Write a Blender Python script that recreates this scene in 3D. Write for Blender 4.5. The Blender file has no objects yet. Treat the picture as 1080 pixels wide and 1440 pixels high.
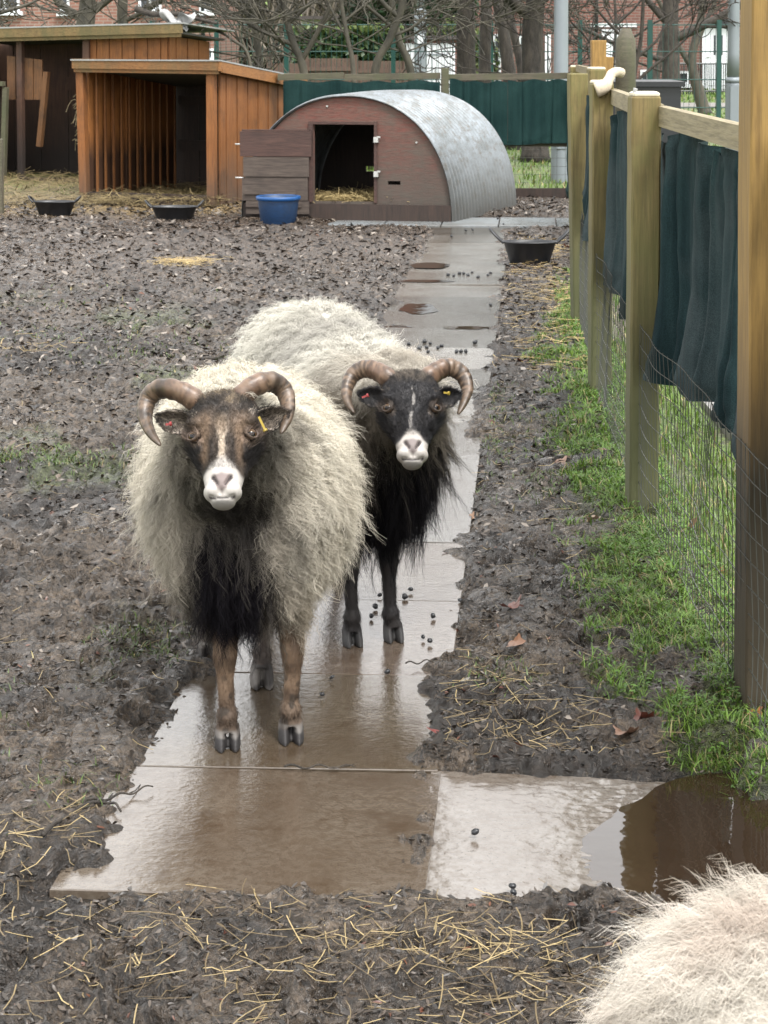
import bpy, math, random
import numpy as np
from mathutils import Vector

random.seed(7)
rng = np.random.default_rng(7)
sc = bpy.context.scene
COL = sc.collection
PI = math.pi

# ------------------------------------------------------------------ camera model
FPX, HC, TH = 2860.0, 1.427, math.radians(3.0)
PY = 55 + FPX * math.tan(TH)      # row of the optical axis: the photograph is the lower part of a wider frame
CR = np.array([1.0, 0, 0])
CU = np.array([0, math.sin(TH), math.cos(TH)])
CF = np.array([0, math.cos(TH), -math.sin(TH)])
CAM = np.array([0, -0.13, HC])


def at(px, py, z):
    """world point seen at photo pixel (px,py) at camera depth z"""
    return CAM + CF * z + CR * ((px - 540) / FPX * z) + CU * ((PY - py) / FPX * z)


def gnd(px, py, Z=0.0):
    """world point of height Z seen at photo pixel"""
    d = CF + CR * ((px - 540) / FPX) + CU * ((PY - py) / FPX)
    return CAM + d * ((Z - HC) / d[2])


cam = bpy.data.cameras.new("camera")
cam.sensor_fit = 'VERTICAL'
cam.sensor_height = 24.0
cam.lens = 24.0 * FPX / 1440.0
cam.clip_start = 0.05
cam.clip_end = 1000
camo = bpy.data.objects.new("camera", cam)
camo.location = tuple(CAM)
cam.shift_y = -(720 - PY) / 1440.0
camo.rotation_euler = (PI / 2 - TH, 0, 0)
COL.objects.link(camo)
sc.camera = camo
cam.dof.use_dof = True
cam.dof.focus_distance = 4.1
cam.dof.aperture_fstop = 20.0

# ------------------------------------------------------------------ noise
def _hash(ix, iy, iz, seed):
    n = (ix.astype(np.int64) * 374761393 + iy.astype(np.int64) * 668265263 + iz.astype(np.int64) * 1274126177 + seed * 974711) & 0xFFFFFFFF
    n = ((n ^ (n >> 13)) * 1274126177) & 0xFFFFFFFF
    n = ((n ^ (n >> 16)) * 2246822519) & 0xFFFFFFFF
    n = n ^ (n >> 15)
    return (n & 0xFFFFFF).astype(np.float64) / 0xFFFFFF


def n2(x, y, seed=0):
    x = np.asarray(x, float); y = np.asarray(y, float)
    ix, iy = np.floor(x), np.floor(y)
    fx, fy = x - ix, y - iy
    fx = fx * fx * fx * (fx * (fx * 6 - 15) + 10); fy = fy * fy * fy * (fy * (fy * 6 - 15) + 10)
    z = np.zeros_like(ix)
    a = _hash(ix, iy, z, seed); b = _hash(ix + 1, iy, z, seed)
    c = _hash(ix, iy + 1, z, seed); d = _hash(ix + 1, iy + 1, z, seed)
    return (a + (b - a) * fx) * (1 - fy) + (c + (d - c) * fx) * fy


def n3(p, seed=0):
    p = np.asarray(p, float)
    i = np.floor(p); f = p - i
    f = f * f * (3 - 2 * f)
    r = 0
    for dx in (0, 1):
        for dy in (0, 1):
            for dz in (0, 1):
                w = (f[..., 0] if dx else 1 - f[..., 0]) * (f[..., 1] if dy else 1 - f[..., 1]) * (f[..., 2] if dz else 1 - f[..., 2])
                r = r + w * _hash(i[..., 0] + dx, i[..., 1] + dy, i[..., 2] + dz, seed)
    return r


def fbm(x, y, seed=0, octv=3):
    s, a, t = 0, 1.0, 0
    for k in range(octv):
        s = s + a * n2(x * 2 ** k + 13.1 * k, y * 2 ** k + 7.7 * k, seed + k); t += a; a *= 0.5
    return s / t


def sm(a, b, x):
    t = np.clip((x - a) / (b - a), 0, 1)
    return t * t * (3 - 2 * t)


def mix(a, b, t):
    a = np.asarray(a, float); b = np.asarray(b, float)
    t = np.asarray(t, float)
    if t.ndim and t.shape[-1] != 1: t = t[..., None]
    return a + (b - a) * t


def norm(v):
    v = np.asarray(v, float)
    return v / np.maximum(np.linalg.norm(v, axis=-1, keepdims=True), 1e-9)

# ------------------------------------------------------------------ mesh helpers
def mesh_obj(name, V, F, mat=None, parent=None, smooth=False, col=None, attrs=None):
    """V (n,3); F list of (m,k) int arrays"""
    V = np.asarray(V, np.float32).reshape(-1, 3)
    if isinstance(F, np.ndarray): F = [F]
    F = [np.asarray(f, np.int32) for f in F if len(f)]
    me = bpy.data.meshes.new(name)
    me.vertices.add(len(V)); me.vertices.foreach_set("co", V.ravel())
    tot = np.concatenate([np.full(len(f), f.shape[1], np.int32) for f in F])
    loops = np.concatenate([f.ravel() for f in F])
    start = np.concatenate([[0], np.cumsum(tot)[:-1]]).astype(np.int32)
    me.loops.add(len(loops)); me.loops.foreach_set("vertex_index", loops)
    me.polygons.add(len(tot)); me.polygons.foreach_set("loop_start", start)
    me.polygons.foreach_set("use_smooth", np.full(len(tot), bool(smooth)))
    if col is not None:
        c = np.ones((len(V), 4), np.float32); c[:, :3] = np.clip(col, 0, 6)
        a = me.attributes.new("col", 'FLOAT_COLOR', 'POINT'); a.data.foreach_set("color", c.ravel())
    for k, v in (attrs or {}).items():
        a = me.attributes.new(k, 'FLOAT', 'POINT'); a.data.foreach_set("value", np.asarray(v, np.float32).ravel())
    me.update(calc_edges=True)
    o = bpy.data.objects.new(name, me)
    COL.objects.link(o)
    if mat: me.materials.append(mat)
    if parent: o.parent = parent
    return o


class MB:
    """collects primitives into one mesh"""
    def __init__(s): s.v = []; s.q = []; s.t = []; s.n = 0; s.c = []
    def add(s, V, Q=None, T=None, col=None):
        V = np.asarray(V, float).reshape(-1, 3)
        if Q is not None and len(Q): s.q.append(np.asarray(Q) + s.n)
        if T is not None and len(T): s.t.append(np.asarray(T) + s.n)
        s.v.append(V); s.n += len(V)
        s.c.append(np.broadcast_to(np.asarray(col if col is not None else (1, 1, 1), float), (len(V), 3)))
        return s
    def hexa(s, c8, col=None):
        """8 corners: bottom 4 ccw, top 4 ccw"""
        return s.add(c8, [(3, 2, 1, 0), (4, 5, 6, 7), (0, 1, 5, 4), (1, 2, 6, 5), (2, 3, 7, 6), (3, 0, 4, 7)], col=col)
    def box(s, lo, hi, col=None, b=0.0):
        x0, y0, z0 = lo; x1, y1, z1 = hi
        return s.hexa([(x0, y0, z0), (x1, y0, z0), (x1, y1, z0), (x0, y1, z0), (x0, y0, z1), (x1, y0, z1), (x1, y1, z1), (x0, y1, z1)], col)
    def obox(s, c, ax, ay, az, hx, hy, hz, col=None):
        """box with centre and axes"""
        c, ax, ay, az = map(lambda v: np.asarray(v, float), (c, ax, ay, az))
        P = []
        for k in (-1, 1):
            for i, j in ((-1, -1), (1, -1), (1, 1), (-1, 1)):
                P.append(c + ax * hx * i + ay * hy * j + az * hz * k)
        return s.hexa(P, col)
    def beam(s, a, b, w, h, up=(0, 0, 1), col=None):
        """box from a to b, width w (across), height h (along up)"""
        a, b, up = map(lambda v: np.asarray(v, float), (a, b, up))
        d = norm(b - a); side = norm(np.cross(d, up)); u = np.cross(side, d)
        return s.obox((a + b) / 2, d, side, u, np.linalg.norm(b - a) / 2, w / 2, h / 2, col)
    def tube(s, pts, r, n=8, col=None, cap=True, flat=1.0):
        V, Q, T = tube_arr(pts, r, n, cap, flat)
        return s.add(V, Q, T, col)
    def build(s, name, mat, parent=None, smooth=False, color=False):
        V = np.concatenate(s.v)
        F = [np.concatenate(x) for x in (s.q, s.t) if x]
        return mesh_obj(name, V, F, mat, parent, smooth, np.concatenate(s.c) if color else None)


def frames(pts):
    pts = np.asarray(pts, float)
    t = np.gradient(pts, axis=0); t = norm(t)
    ref = np.array([0, 0, 1.0]) if abs(t[0][2]) < 0.9 else np.array([1.0, 0, 0])
    u = norm(np.cross(t[0], ref)); U = [u]
    for i in range(1, len(pts)):
        u = u - t[i] * np.dot(u, t[i]); u = norm(u); U.append(u)
    U = np.array(U)
    return t, U, np.cross(t, U)


def tube_arr(pts, r, n=8, cap=True, flat=1.0):
    pts = np.asarray(pts, float); m = len(pts)
    r = np.broadcast_to(np.asarray(r, float), (m,))
    t, U, W = frames(pts)
    a = np.arange(n) * 2 * PI / n
    V = pts[:, None] + r[:, None, None] * (np.cos(a)[None, :, None] * U[:, None] + flat * np.sin(a)[None, :, None] * W[:, None])
    i = np.arange(m - 1)[:, None] * n; j = np.arange(n)[None]; k = (j + 1) % n
    Q = np.stack([i + j, i + k, i + n + k, i + n + j], -1).reshape(-1, 4)
    V = V.reshape(-1, 3)
    T = None
    if cap:
        V = np.concatenate([V, pts[:1], pts[-1:]])
        j = np.arange(n); k = (j + 1) % n
        T = np.concatenate([np.stack([np.full(n, m * n), k, j], -1), np.stack([np.full(n, m * n + 1), (m - 1) * n + j, (m - 1) * n + k], -1)])
    return V, Q, T


def spline(P, n):
    """Catmull-Rom through rows of P"""
    P = np.asarray(P, float)
    A = np.concatenate([[2 * P[0] - P[1]], P, [2 * P[-1] - P[-2]]])
    t = np.linspace(0, len(P) - 1 - 1e-9, n); i = t.astype(int); f = (t - i)[:, None]
    a, b, c, d = A[i], A[i + 1], A[i + 2], A[i + 3]
    return 0.5 * (2 * b + (c - a) * f + (2 * a - 5 * b + 4 * c - d) * f ** 2 + (3 * b - a - 3 * c + d) * f ** 3)


def ribbons(name, P, W, N, C, mat, parent=None, ridge=0.45, twist=None):
    """P (N,n,3) centre lines, W (N,n) half widths, N (N,3) outward, C (N,3)|(N,n,3)"""
    k, n, _ = P.shape
    T = norm(np.gradient(P, axis=1))
    nr = np.broadcast_to(N[:, None], P.shape)
    S = norm(np.cross(T, nr)); B = np.cross(S, T)
    if twist is not None:
        c, s = np.cos(twist)[:, None, None], np.sin(twist)[:, None, None]
        S, B = S * c + B * s, B * c - S * s
    w = W[..., None]
    if ridge:
        V = np.stack([P - S * w, P + B * w * ridge, P + S * w], 2)
        m = 3
    else:
        V = np.stack([P - S * w, P + S * w], 2); m = 2
    base = (np.arange(k)[:, None] * n + np.arange(n - 1)[None]) * m
    Q = np.concatenate([np.stack([base + j, base + j + 1, base + j + 1 + m, base + j + m], -1).reshape(-1, 4) for j in range(m - 1)])
    if C.ndim == 2: C = np.broadcast_to(C[:, None], P.shape)
    Cv = np.broadcast_to(C[:, :, None], V.shape).reshape(-1, 3)
    return mesh_obj(name, V.reshape(-1, 3), Q, mat, parent, True, Cv)


def tag(o, label=None, cat=None, group=None, kind=None):
    if label: o["label"] = label
    if cat: o["category"] = cat
    if group: o["group"] = group
    if kind: o["kind"] = kind
    return o


def empty(name, loc, label, cat, group=None):
    o = bpy.data.objects.new(name, None); COL.objects.link(o)
    o.location = loc; o.empty_display_size = 0.1
    return tag(o, label, cat, group)


def under(o, parent):
    """parent while keeping world coordinates (parents are never rotated)"""
    o.parent = parent
    o.location = Vector(o.location) - Vector(parent.location)
    return o

# ------------------------------------------------------------------ materials
DK = 0.56
class NT:
    def __init__(s, name):
        s.m = bpy.data.materials.new(name); s.m.use_nodes = True
        s.t = s.m.node_tree; s.t.nodes.clear()
        s.out = s.t.nodes.new("ShaderNodeOutputMaterial")
    def n(s, typ, ins=None, **kw):
        nd = s.t.nodes.new("ShaderNode" + typ)
        for k, v in kw.items(): setattr(nd, k, v)
        for k, v in (ins or {}).items():
            i = nd.inputs[k]
            if isinstance(v, bpy.types.NodeSocket): s.t.links.new(v, i)
            elif isinstance(v, bpy.types.Node): s.t.links.new(v.outputs[0], i)
            else: i.default_value = v
        return nd
    def coord(s, scale=(1, 1, 1), kind="Object"):
        tc = s.n("TexCoord")
        return s.n("Mapping", {"Vector": tc.outputs[kind], "Scale": scale}).outputs[0]
    def geo(s, scale=(1, 1, 1)):
        g = s.n("NewGeometry")
        return s.n("Mapping", {"Vector": g.outputs["Position"], "Scale": scale}).outputs[0]
    def noise(s, vec, scale=5, detail=4, rough=0.6, dist=0.0):
        return s.n("TexNoise", {"Vector": vec, "Scale": scale, "Detail": detail, "Roughness": rough, "Distortion": dist}).outputs[0]
    def ramp(s, fac, stops, interp='LINEAR'):
        r = s.n("ValToRGB", {"Fac": fac}); e = r.color_ramp.elements; r.color_ramp.interpolation = interp
        while len(e) > 1: e.remove(e[-1])
        for i, (p, c) in enumerate(stops):
            x = e[0] if i == 0 else e.new(p)
            x.position = p
            x.color = (*(c if hasattr(c, "__len__") else (c, c, c)), 1)
        return r.outputs[0]
    def mixc(s, fac, a, b, mode='MIX'):
        m = s.n("Mix", data_type='RGBA', blend_type=mode)
        for sock, v in ((m.inputs[0], fac), (m.inputs[6], a), (m.inputs[7], b)):
            if isinstance(v, bpy.types.NodeSocket): s.t.links.new(v, sock)
            elif hasattr(v, "__len__"): sock.default_value = (*v, 1)
            else: sock.default_value = v
        return m.outputs[2]
    def math(s, op, a, b=0.0, clamp=False):
        m = s.n("Math", operation=op, use_clamp=clamp)
        for k, v in ((0, a), (1, b)):
            if isinstance(v, bpy.types.NodeSocket): s.t.links.new(v, m.inputs[k])
            else: m.inputs[k].default_value = v
        return m.outputs[0]
    def attr(s, name="col", out=0):
        return s.n("Attribute", attribute_name=name).outputs[out]
    def bump(s, h, strength=0.5, dist=0.01, normal=None):
        d = {"Height": h, "Strength": strength, "Distance": dist}
        if normal is not None: d["Normal"] = normal
        return s.n("Bump", d).outputs[0]
    def bsdf(s, color, rough=0.6, normal=None, metal=0.0, spec=0.5, **kw):
        d = {"Roughness": rough, "Metallic": metal, "Specular IOR Level": spec}
        if isinstance(color, bpy.types.NodeSocket): d["Base Color"] = color
        else: d["Base Color"] = (*color, 1)
        if normal is not None: d["Normal"] = normal
        for k, v in kw.items(): d[k.replace("_", " ")] = v
        b = s.n("BsdfPrincipled", d)
        s.t.links.new(b.outputs[0], s.out.inputs[0])
        return s.m


def m_simple(name, color, rough=0.6, var=0.25, scale=8, metal=0.0, bump=0.2, spec=0.5):
    color = tuple(x * (DK if max(color) < .5 else .8) for x in color)
    t = NT(name); v = t.geo()
    n = t.noise(v, scale, 5)
    c = t.mixc(t.math('MULTIPLY', n, 1.0), [x * (1 - var) for x in color], [min(1, x * (1 + var)) for x in color])
    return t.bsdf(c, rough, t.bump(t.noise(v, scale * 6, 3), bump, 0.004), metal, spec)


def m_wood(name, c1, c2, dark=(0.02, 0.015, 0.012), axis=2, rough=0.75, stain=0.4, green=None, zstain=None):
    """weathered timber, grain along axis; zstain (z0,z1,colour) stain fading in from z1 down to z0"""
    c1, c2, dark = [tuple(x * DK for x in q) for q in (c1, c2, dark)]
    if green: green = tuple(x * DK for x in green)
    if zstain: zstain = (zstain[0], zstain[1], tuple(x * DK for x in zstain[2]))
    t = NT(name)
    sc_ = [22, 22, 22]; sc_[axis] = 1.3
    v = t.geo(tuple(sc_)); w = t.geo()
    g = t.noise(v, 1.0, 6, 0.65, 1.8)
    c = t.mixc(t.ramp(g, [(0.3, 0), (0.7, 1)]), c1, c2)
    fine = t.noise(t.geo(tuple([x * 5 for x in sc_])), 1.0, 4)
    c = t.mixc(t.ramp(fine, [(0.35, 0.55), (0.55, 0.0)]), c, [x * 0.45 for x in c1])
    blot = t.ramp(t.noise(w, 3.2, 5, 0.7), [(0.48, 0), (0.68, 1)])
    c = t.mixc(t.math('MULTIPLY', blot, stain), c, dark)
    if green:
        gm = t.ramp(t.noise(t.geo((4, 4, 1.2)), 1.6, 5, 0.7), [(0.42, 0), (0.62, 1)])
        c = t.mixc(t.math('MULTIPLY', gm, 0.75), c, green)
    if zstain:
        z0, z1, zc = zstain
        sep = t.n("SeparateXYZ", {"Vector": w}).outputs[2]
        zn = t.math('ADD', sep, t.math('MULTIPLY', t.math('SUBTRACT', t.noise(t.geo((9, 9, 1.5)), 1.0, 4), 0.5), 0.55 * (z1 - z0) + 0.1))
        mr = t.n("MapRange", {"Value": zn, "From Min": z0, "From Max": z1, "To Min": 1.0, "To Max": 0.0}).outputs[0]
        c = t.mixc(t.math('MULTIPLY', mr, 0.92), c, zc)
    return t.bsdf(c, rough, t.bump(t.math('ADD', g, t.math('MULTIPLY', fine, 0.6)), 0.55, 0.004))


def m_attr(name, rough=0.7, spec=0.4, trans=0.0, sheen=0.0, bumpy=0.0):
    t = NT(name)
    c = t.attr()
    kw = {}
    if sheen: kw = {"Sheen_Weight": sheen}
    nrm = t.bump(t.noise(t.geo(), 90, 3), bumpy, 0.003) if bumpy else None
    m = t.bsdf(c, rough, nrm, 0.0, spec, **kw)
    if trans:
        b = [n for n in t.t.nodes if n.type == 'BSDF_PRINCIPLED'][0]
        tr = t.n("BsdfTranslucent", {"Color": c})
        mx = t.n("MixShader", {0: trans, 1: b.outputs[0], 2: tr.outputs[0]})
        t.t.links.new(mx.outputs[0], t.out.inputs[0])
    return m

M = {}
# wet trodden mud: earth colour and painted hollow shade from the "col" attribute, gloss from water lying in it
t = NT("wet_mud")
w = t.geo(); c = t.attr(); wet = t.attr("wet", 2)
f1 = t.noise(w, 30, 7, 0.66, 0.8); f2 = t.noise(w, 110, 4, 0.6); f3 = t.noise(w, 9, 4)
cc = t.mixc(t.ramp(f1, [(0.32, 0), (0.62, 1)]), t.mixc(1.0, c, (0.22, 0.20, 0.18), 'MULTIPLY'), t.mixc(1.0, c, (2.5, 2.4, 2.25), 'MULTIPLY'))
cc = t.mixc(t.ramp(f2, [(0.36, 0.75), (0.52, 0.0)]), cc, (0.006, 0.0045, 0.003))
cc = t.mixc(t.ramp(t.noise(t.geo((1, 1.6, 1)), 60, 4, .7), [(0.60, 0.0), (0.72, 0.55)]), cc, (0.16, 0.135, 0.105))
ro = t.math('ADD', t.math('MULTIPLY', t.ramp(f3, [(0.35, 0.0), (0.7, 1.0)]), 0.12), t.math('SUBTRACT', 0.38, t.math('MULTIPLY', wet, 0.32)))
bm = t.bump(f1, 1.0, 0.045); bm = t.bump(f2, 0.8, 0.007, bm)
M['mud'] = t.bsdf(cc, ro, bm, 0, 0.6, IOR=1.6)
# wet concrete slab
t = NT("wet_paving_concrete")
w = t.geo()
n1 = t.noise(w, 3.0, 5, 0.6); n2_ = t.noise(w, 60, 4, 0.7); n3_ = t.noise(w, 12, 5, 0.65)
base = t.mixc(t.ramp(n1, [(0.35, 0), (0.65, 1)]), (0.070, 0.051, 0.036), (0.120, 0.098, 0.076))
base = t.mixc(t.ramp(n3_, [(0.5, 0.0), (0.72, 0.6)]), base, (0.05, 0.034, 0.022))
base = t.mixc(t.ramp(n2_, [(0.42, 0.5), (0.55, 0.0)]), base, (0.06, 0.042, 0.028))
base = t.mixc(t.ramp(t.noise(w, 150, 3, .8), [(0.60, 0), (0.68, .8)]), base, (0.02, 0.013, 0.008))
base = t.mixc(t.ramp(t.noise(w, 7, 6, .75), [(0.53, 0), (0.66, .65)]), base, (0.045, 0.028, 0.016))
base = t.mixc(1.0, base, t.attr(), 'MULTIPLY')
rib = t.n("TexWave", {"Vector": t.geo((1, 0.15, 1)), "Scale": 52.0, "Distortion": 1.2, "Detail": 2.0, "Detail Scale": 3.0}, wave_type='BANDS', bands_direction='X').outputs[1]
ro = t.ramp(n3_, [(0.3, 0.05), (0.55, 0.10), (0.78, 0.26)])
ro = t.math('ADD', ro, t.n("MapRange", {"Value": t.n("SeparateColor", {"Color": t.attr()}).outputs[0], "From Min": 1.55, "From Max": 2.4, "To Min": 0.0, "To Max": 0.50}).outputs[0])
nb = t.bump(t.noise(w, 24, 4, 0.6), 0.14, 0.005); nb = t.bump(n2_, 0.35, 0.0025, nb)
M['slab'] = t.bsdf(base, ro, nb, 0, 0.6, IOR=1.6)
# puddle water
t = NT("muddy_water")
w = t.geo()
M['water'] = t.bsdf(t.mixc(t.noise(w, 4, 3), (0.015, 0.009, 0.005), (0.032, 0.020, 0.012)), 0.03, t.bump(t.noise(w, 9, 3), 0.22, 0.004), 0, 0.6)
M['litter'] = m_attr("wet_leaf_litter", 0.42, 0.5)
M['straw'] = m_attr("straw", 0.55, 0.4)
M['grass'] = m_attr("grass_blade", 0.45, 0.45, 0.25)
M['wool'] = m_attr("wool", 0.9, 0.04, 0.25, 0.0)
M['face_hair'] = m_attr("face_hair", 0.6, 0.3, 0.1)
M['skin'] = m_attr("sheep_skin", 0.62, 0.35, 0, 0, 0.25)
M['horn'] = m_attr("horn", 0.42, 0.5, 0, 0, 0.35)
M['eye'] = m_attr("eye", 0.12, 0.35)
M['leaf'] = m_attr("dead_leaf", 0.4, 0.5, 0.1)
M['bark'] = None
t = NT("rough_bark"); w = t.geo((1, 1, 0.35))
n = t.noise(w, 14, 6, 0.7)
M['bark'] = t.bsdf(t.mixc(t.ramp(n, [(0.35, 0), (0.65, 1)]), (0.011, 0.009, 0.007), (0.050, 0.041, 0.032)), 0.85, t.bump(n, 1.0, 0.03))
t = NT("smooth_green_bark"); w = t.geo((1, 1, 0.5))
n = t.noise(w, 7, 5, 0.65)
M['bark_green'] = t.bsdf(t.mixc(t.ramp(n, [(0.35, 0), (0.7, 1)]), (0.022, 0.020, 0.014), (0.072, 0.064, 0.045)), 0.8, t.bump(n, 0.5, 0.02))
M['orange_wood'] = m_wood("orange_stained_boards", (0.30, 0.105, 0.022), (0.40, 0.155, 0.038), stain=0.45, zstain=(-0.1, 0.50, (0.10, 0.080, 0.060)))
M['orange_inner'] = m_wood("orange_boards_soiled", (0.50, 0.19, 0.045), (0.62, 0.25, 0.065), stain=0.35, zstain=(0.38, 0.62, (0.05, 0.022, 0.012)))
M['orange_trim'] = m_wood("orange_trim_board", (0.28, 0.12, 0.035), (0.36, 0.17, 0.05), axis=0, stain=0.3, green=(0.16, 0.115, 0.045))
M['moss_trim'] = m_wood("mossy_fascia_board", (0.22, 0.14, 0.05), (0.30, 0.21, 0.08), axis=0, stain=0.3, green=(0.12, 0.11, 0.04))
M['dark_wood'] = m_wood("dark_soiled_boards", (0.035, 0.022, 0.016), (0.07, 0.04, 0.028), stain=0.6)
M['brown_wood'] = m_wood("brown_boards", (0.10, 0.045, 0.025), (0.16, 0.075, 0.04), stain=0.5, zstain=(0.2, 0.9, (0.03, 0.022, 0.02)))
M['ark_wood'] = m_wood("red_brown_plywood", (0.24, 0.060, 0.042), (0.15, 0.105, 0.078), axis=0, stain=0.8, dark=(0.13, 0.11, 0.085), zstain=(0.05, 0.85, (0.085, 0.080, 0.064)))
M['ark_door'] = m_wood("grey_brown_door_planks", (0.075, 0.052, 0.042), (0.15, 0.115, 0.09), axis=0, stain=0.35)
M['ark_door_top'] = m_wood("dark_red_door_plank", (0.07, 0.032, 0.025), (0.12, 0.06, 0.045), axis=0, stain=0.3)
M['post_new'] = m_wood("treated_green_post", (0.22, 0.160, 0.055), (0.37, 0.28, 0.105), axis=2, stain=0.6, dark=(0.12, 0.07, 0.022), green=(0.20, 0.19, 0.055), zstain=(0.25, 1.10, (0.095, 0.105, 0.038)))
M['post_orange'] = m_wood("orange_stained_post", (0.33, 0.19, 0.045), (0.42, 0.26, 0.07), axis=2, stain=0.35, dark=(0.20, 0.12, 0.035), zstain=(0.50, 0.88, (0.030, 0.025, 0.014)))
M['post_end'] = m_wood("tall_orange_post", (0.38, 0.21, 0.05), (0.46, 0.27, 0.075), axis=2, stain=0.2, dark=(0.22, 0.11, 0.03))
M['rail'] = m_wood("pale_rail", (0.33, 0.27, 0.15), (0.46, 0.39, 0.24), axis=1, stain=0.2, dark=(0.2, 0.16, 0.08))
M['old_rail'] = m_wood("weathered_rail", (0.10, 0.085, 0.055), (0.19, 0.165, 0.11), axis=0, stain=0.5, green=(0.10, 0.11, 0.05))
M['cap_white'] = m_simple("pale_cut_end", (0.62, 0.56, 0.43), 0.7, 0.12, 30)
M['foam'] = m_simple("cream_foam", (0.54, 0.46, 0.34), 0.8, 0.3, 60, bump=.8)
M['rubber'] = m_simple("black_rubber", (0.018, 0.02, 0.024), 0.38, 0.3, 12)
M['blue'] = m_simple("blue_plastic", (0.010, 0.105, 0.34), 0.4, 0.2, 20)
M['blue_dirty'] = m_wood("muddy_blue_plastic", (0.008, 0.045, 0.13), (0.010, 0.06, 0.17), axis=0, stain=0.5, dark=(0.04, 0.05, 0.06), rough=0.5)
M['galv'] = m_simple("galvanised_steel", (0.36, 0.40, 0.43), 0.45, 0.15, 6, 0.6, 0.1)
M['pole'] = m_simple("grey_painted_steel", (0.32, 0.36, 0.39), 0.5, 0.12, 4, 0.2, 0.1)
M['bolt'] = m_simple("zinc_bolt", (0.6, 0.6, 0.58), 0.4, 0.2, 30, 0.7)
M['wire'] = m_simple("galvanised_wire", (0.13, 0.135, 0.12), 0.5, 0.3, 10, 0.5)
M['green_steel'] = m_simple("green_coated_steel", (0.006, 0.075, 0.06), 0.45, 0.2, 5)
M['white_upvc'] = m_simple("white_upvc", (0.72, 0.75, 0.78), 0.4, 0.05, 3)
M['glass_dark'] = m_simple("window_glass", (0.05, 0.06, 0.07), 0.08, 0.3, 1)
M['curtain'] = m_simple("pale_curtain", (0.55, 0.57, 0.58), 0.8, 0.15, 8)
M['roof_tile'] = m_simple("slate_roof", (0.10, 0.085, 0.08), 0.7, 0.3, 10)
M['white_wall'] = m_simple("white_render", (0.70, 0.72, 0.74), 0.7, 0.06, 2)
M['fence_brown'] = m_wood("brown_fence_panel", (0.11, 0.065, 0.045), (0.17, 0.10, 0.07), axis=2, stain=0.3)
M['plastic_white'] = m_simple("torn_white_plastic", (0.49, 0.49, 0.49), 0.4, 0.15, 10)
M['felt'] = m_simple("grey_roof_felt", (0.42, 0.43, 0.42), 0.7, 0.3, 12)
M['soffit'] = m_simple("grey_ply_soffit", (0.10, 0.095, 0.085), 0.85, 0.3, 5)
M['yellow_tag'] = m_simple("yellow_plastic", (0.40, 0.28, 0.012), 0.4, 0.1, 20)
M['red_tag'] = m_simple("red_plastic", (0.34, 0.03, 0.03), 0.4, 0.1, 20)
# shade netting: woven cloth with fine bleached streaks
def m_net(name, a, b, pale):
    a, b, pale = [tuple(x * DK for x in q) for q in (a, b, pale)]
    t = NT(name); w = t.geo((30, 30, 1.1)); u = t.geo()
    n = t.noise(w, 1.0, 5, 0.7)
    c = t.mixc(t.ramp(n, [(0.35, 0), (0.68, 1)]), a, b)
    c = t.mixc(t.math('MULTIPLY', t.ramp(t.noise(u, 2.4, 4), [(0.42, 0), (0.68, 1)]), 0.6), c, pale)
    wv = t.noise(u, 420, 2, 0.5)
    c = t.mixc(t.ramp(wv, [(0.42, 0.55), (0.6, 0.0)]), c, [x * 0.25 for x in a])
    return t.bsdf(c, 0.85, t.bump(wv, 0.5, 0.002), 0, 0.15)
M['net_dark'] = m_net("dark_blue_green_netting", (0.011, 0.033, 0.038), (0.034, 0.076, 0.080), (0.12, 0.15, 0.155))
M['net_green'] = m_net("green_netting", (0.006, 0.034, 0.034), (0.018, 0.064, 0.060), (0.035, 0.095, 0.088))
# corrugated galvanised sheet
t = NT("weathered_galvanised_sheet"); w = t.geo(); sep = t.n("SeparateXYZ", {"Vector": w}).outputs[2]
n = t.noise(t.geo((5, 1.2, 5)), 2.0, 6, 0.7)
c = t.mixc(t.ramp(n, [(0.38, 0), (0.66, 1)]), (0.22, 0.245, 0.265), (0.12, 0.13, 0.13))
c = t.mixc(t.ramp(t.noise(w, 16, 5, 0.7), [(0.50, 0), (0.68, 0.75)]), c, (0.10, 0.085, 0.065))
zr = t.n("MapRange", {"Value": t.math('ADD', sep, t.math('MULTIPLY', n, 0.3)), "From Min": 0.2, "From Max": 0.75, "To Min": 0.85, "To Max": 0.0}).outputs[0]
c = t.mixc(zr, c, (0.075, 0.073, 0.066))
M['sheet'] = t.bsdf(c, 0.42, t.bump(n, 0.12, 0.01), 0.45, 0.5)
# brick
def m_brick(name, a, b, mortar, s=1.0):
    t = NT(name); tc = t.n("TexCoord").outputs["Object"]
    v = t.n("SeparateXYZ", {"Vector": tc})
    v2 = t.n("CombineXYZ", {"X": t.math('ADD', v.outputs[0], v.outputs[1]), "Y": v.outputs[2]}).outputs[0]
    br = t.n("TexBrick", {"Vector": v2, "Color1": (*a, 1), "Color2": (*b, 1), "Mortar": (*mortar, 1), "Scale": 1.0, "Mortar Size": 0.011, "Brick Width": 0.225, "Row Height": 0.078, "Bias": -0.2})
    nn = t.noise(v2, 1.3, 4)
    c = t.mixc(t.ramp(nn, [(0.35, 0.35), (0.65, 0)]), br.outputs[0], [x * 0.6 for x in a])
    return t.bsdf(c, 0.85, t.bump(br.outputs[1], -0.4, 0.01))
M['brick'] = m_brick("red_brick", (0.155, 0.062, 0.047), (0.095, 0.045, 0.037), (0.17, 0.145, 0.125))
M['brick_warm'] = m_brick("warm_red_brick", (0.21, 0.095, 0.068), (0.14, 0.065, 0.05), (0.22, 0.185, 0.155))

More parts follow.
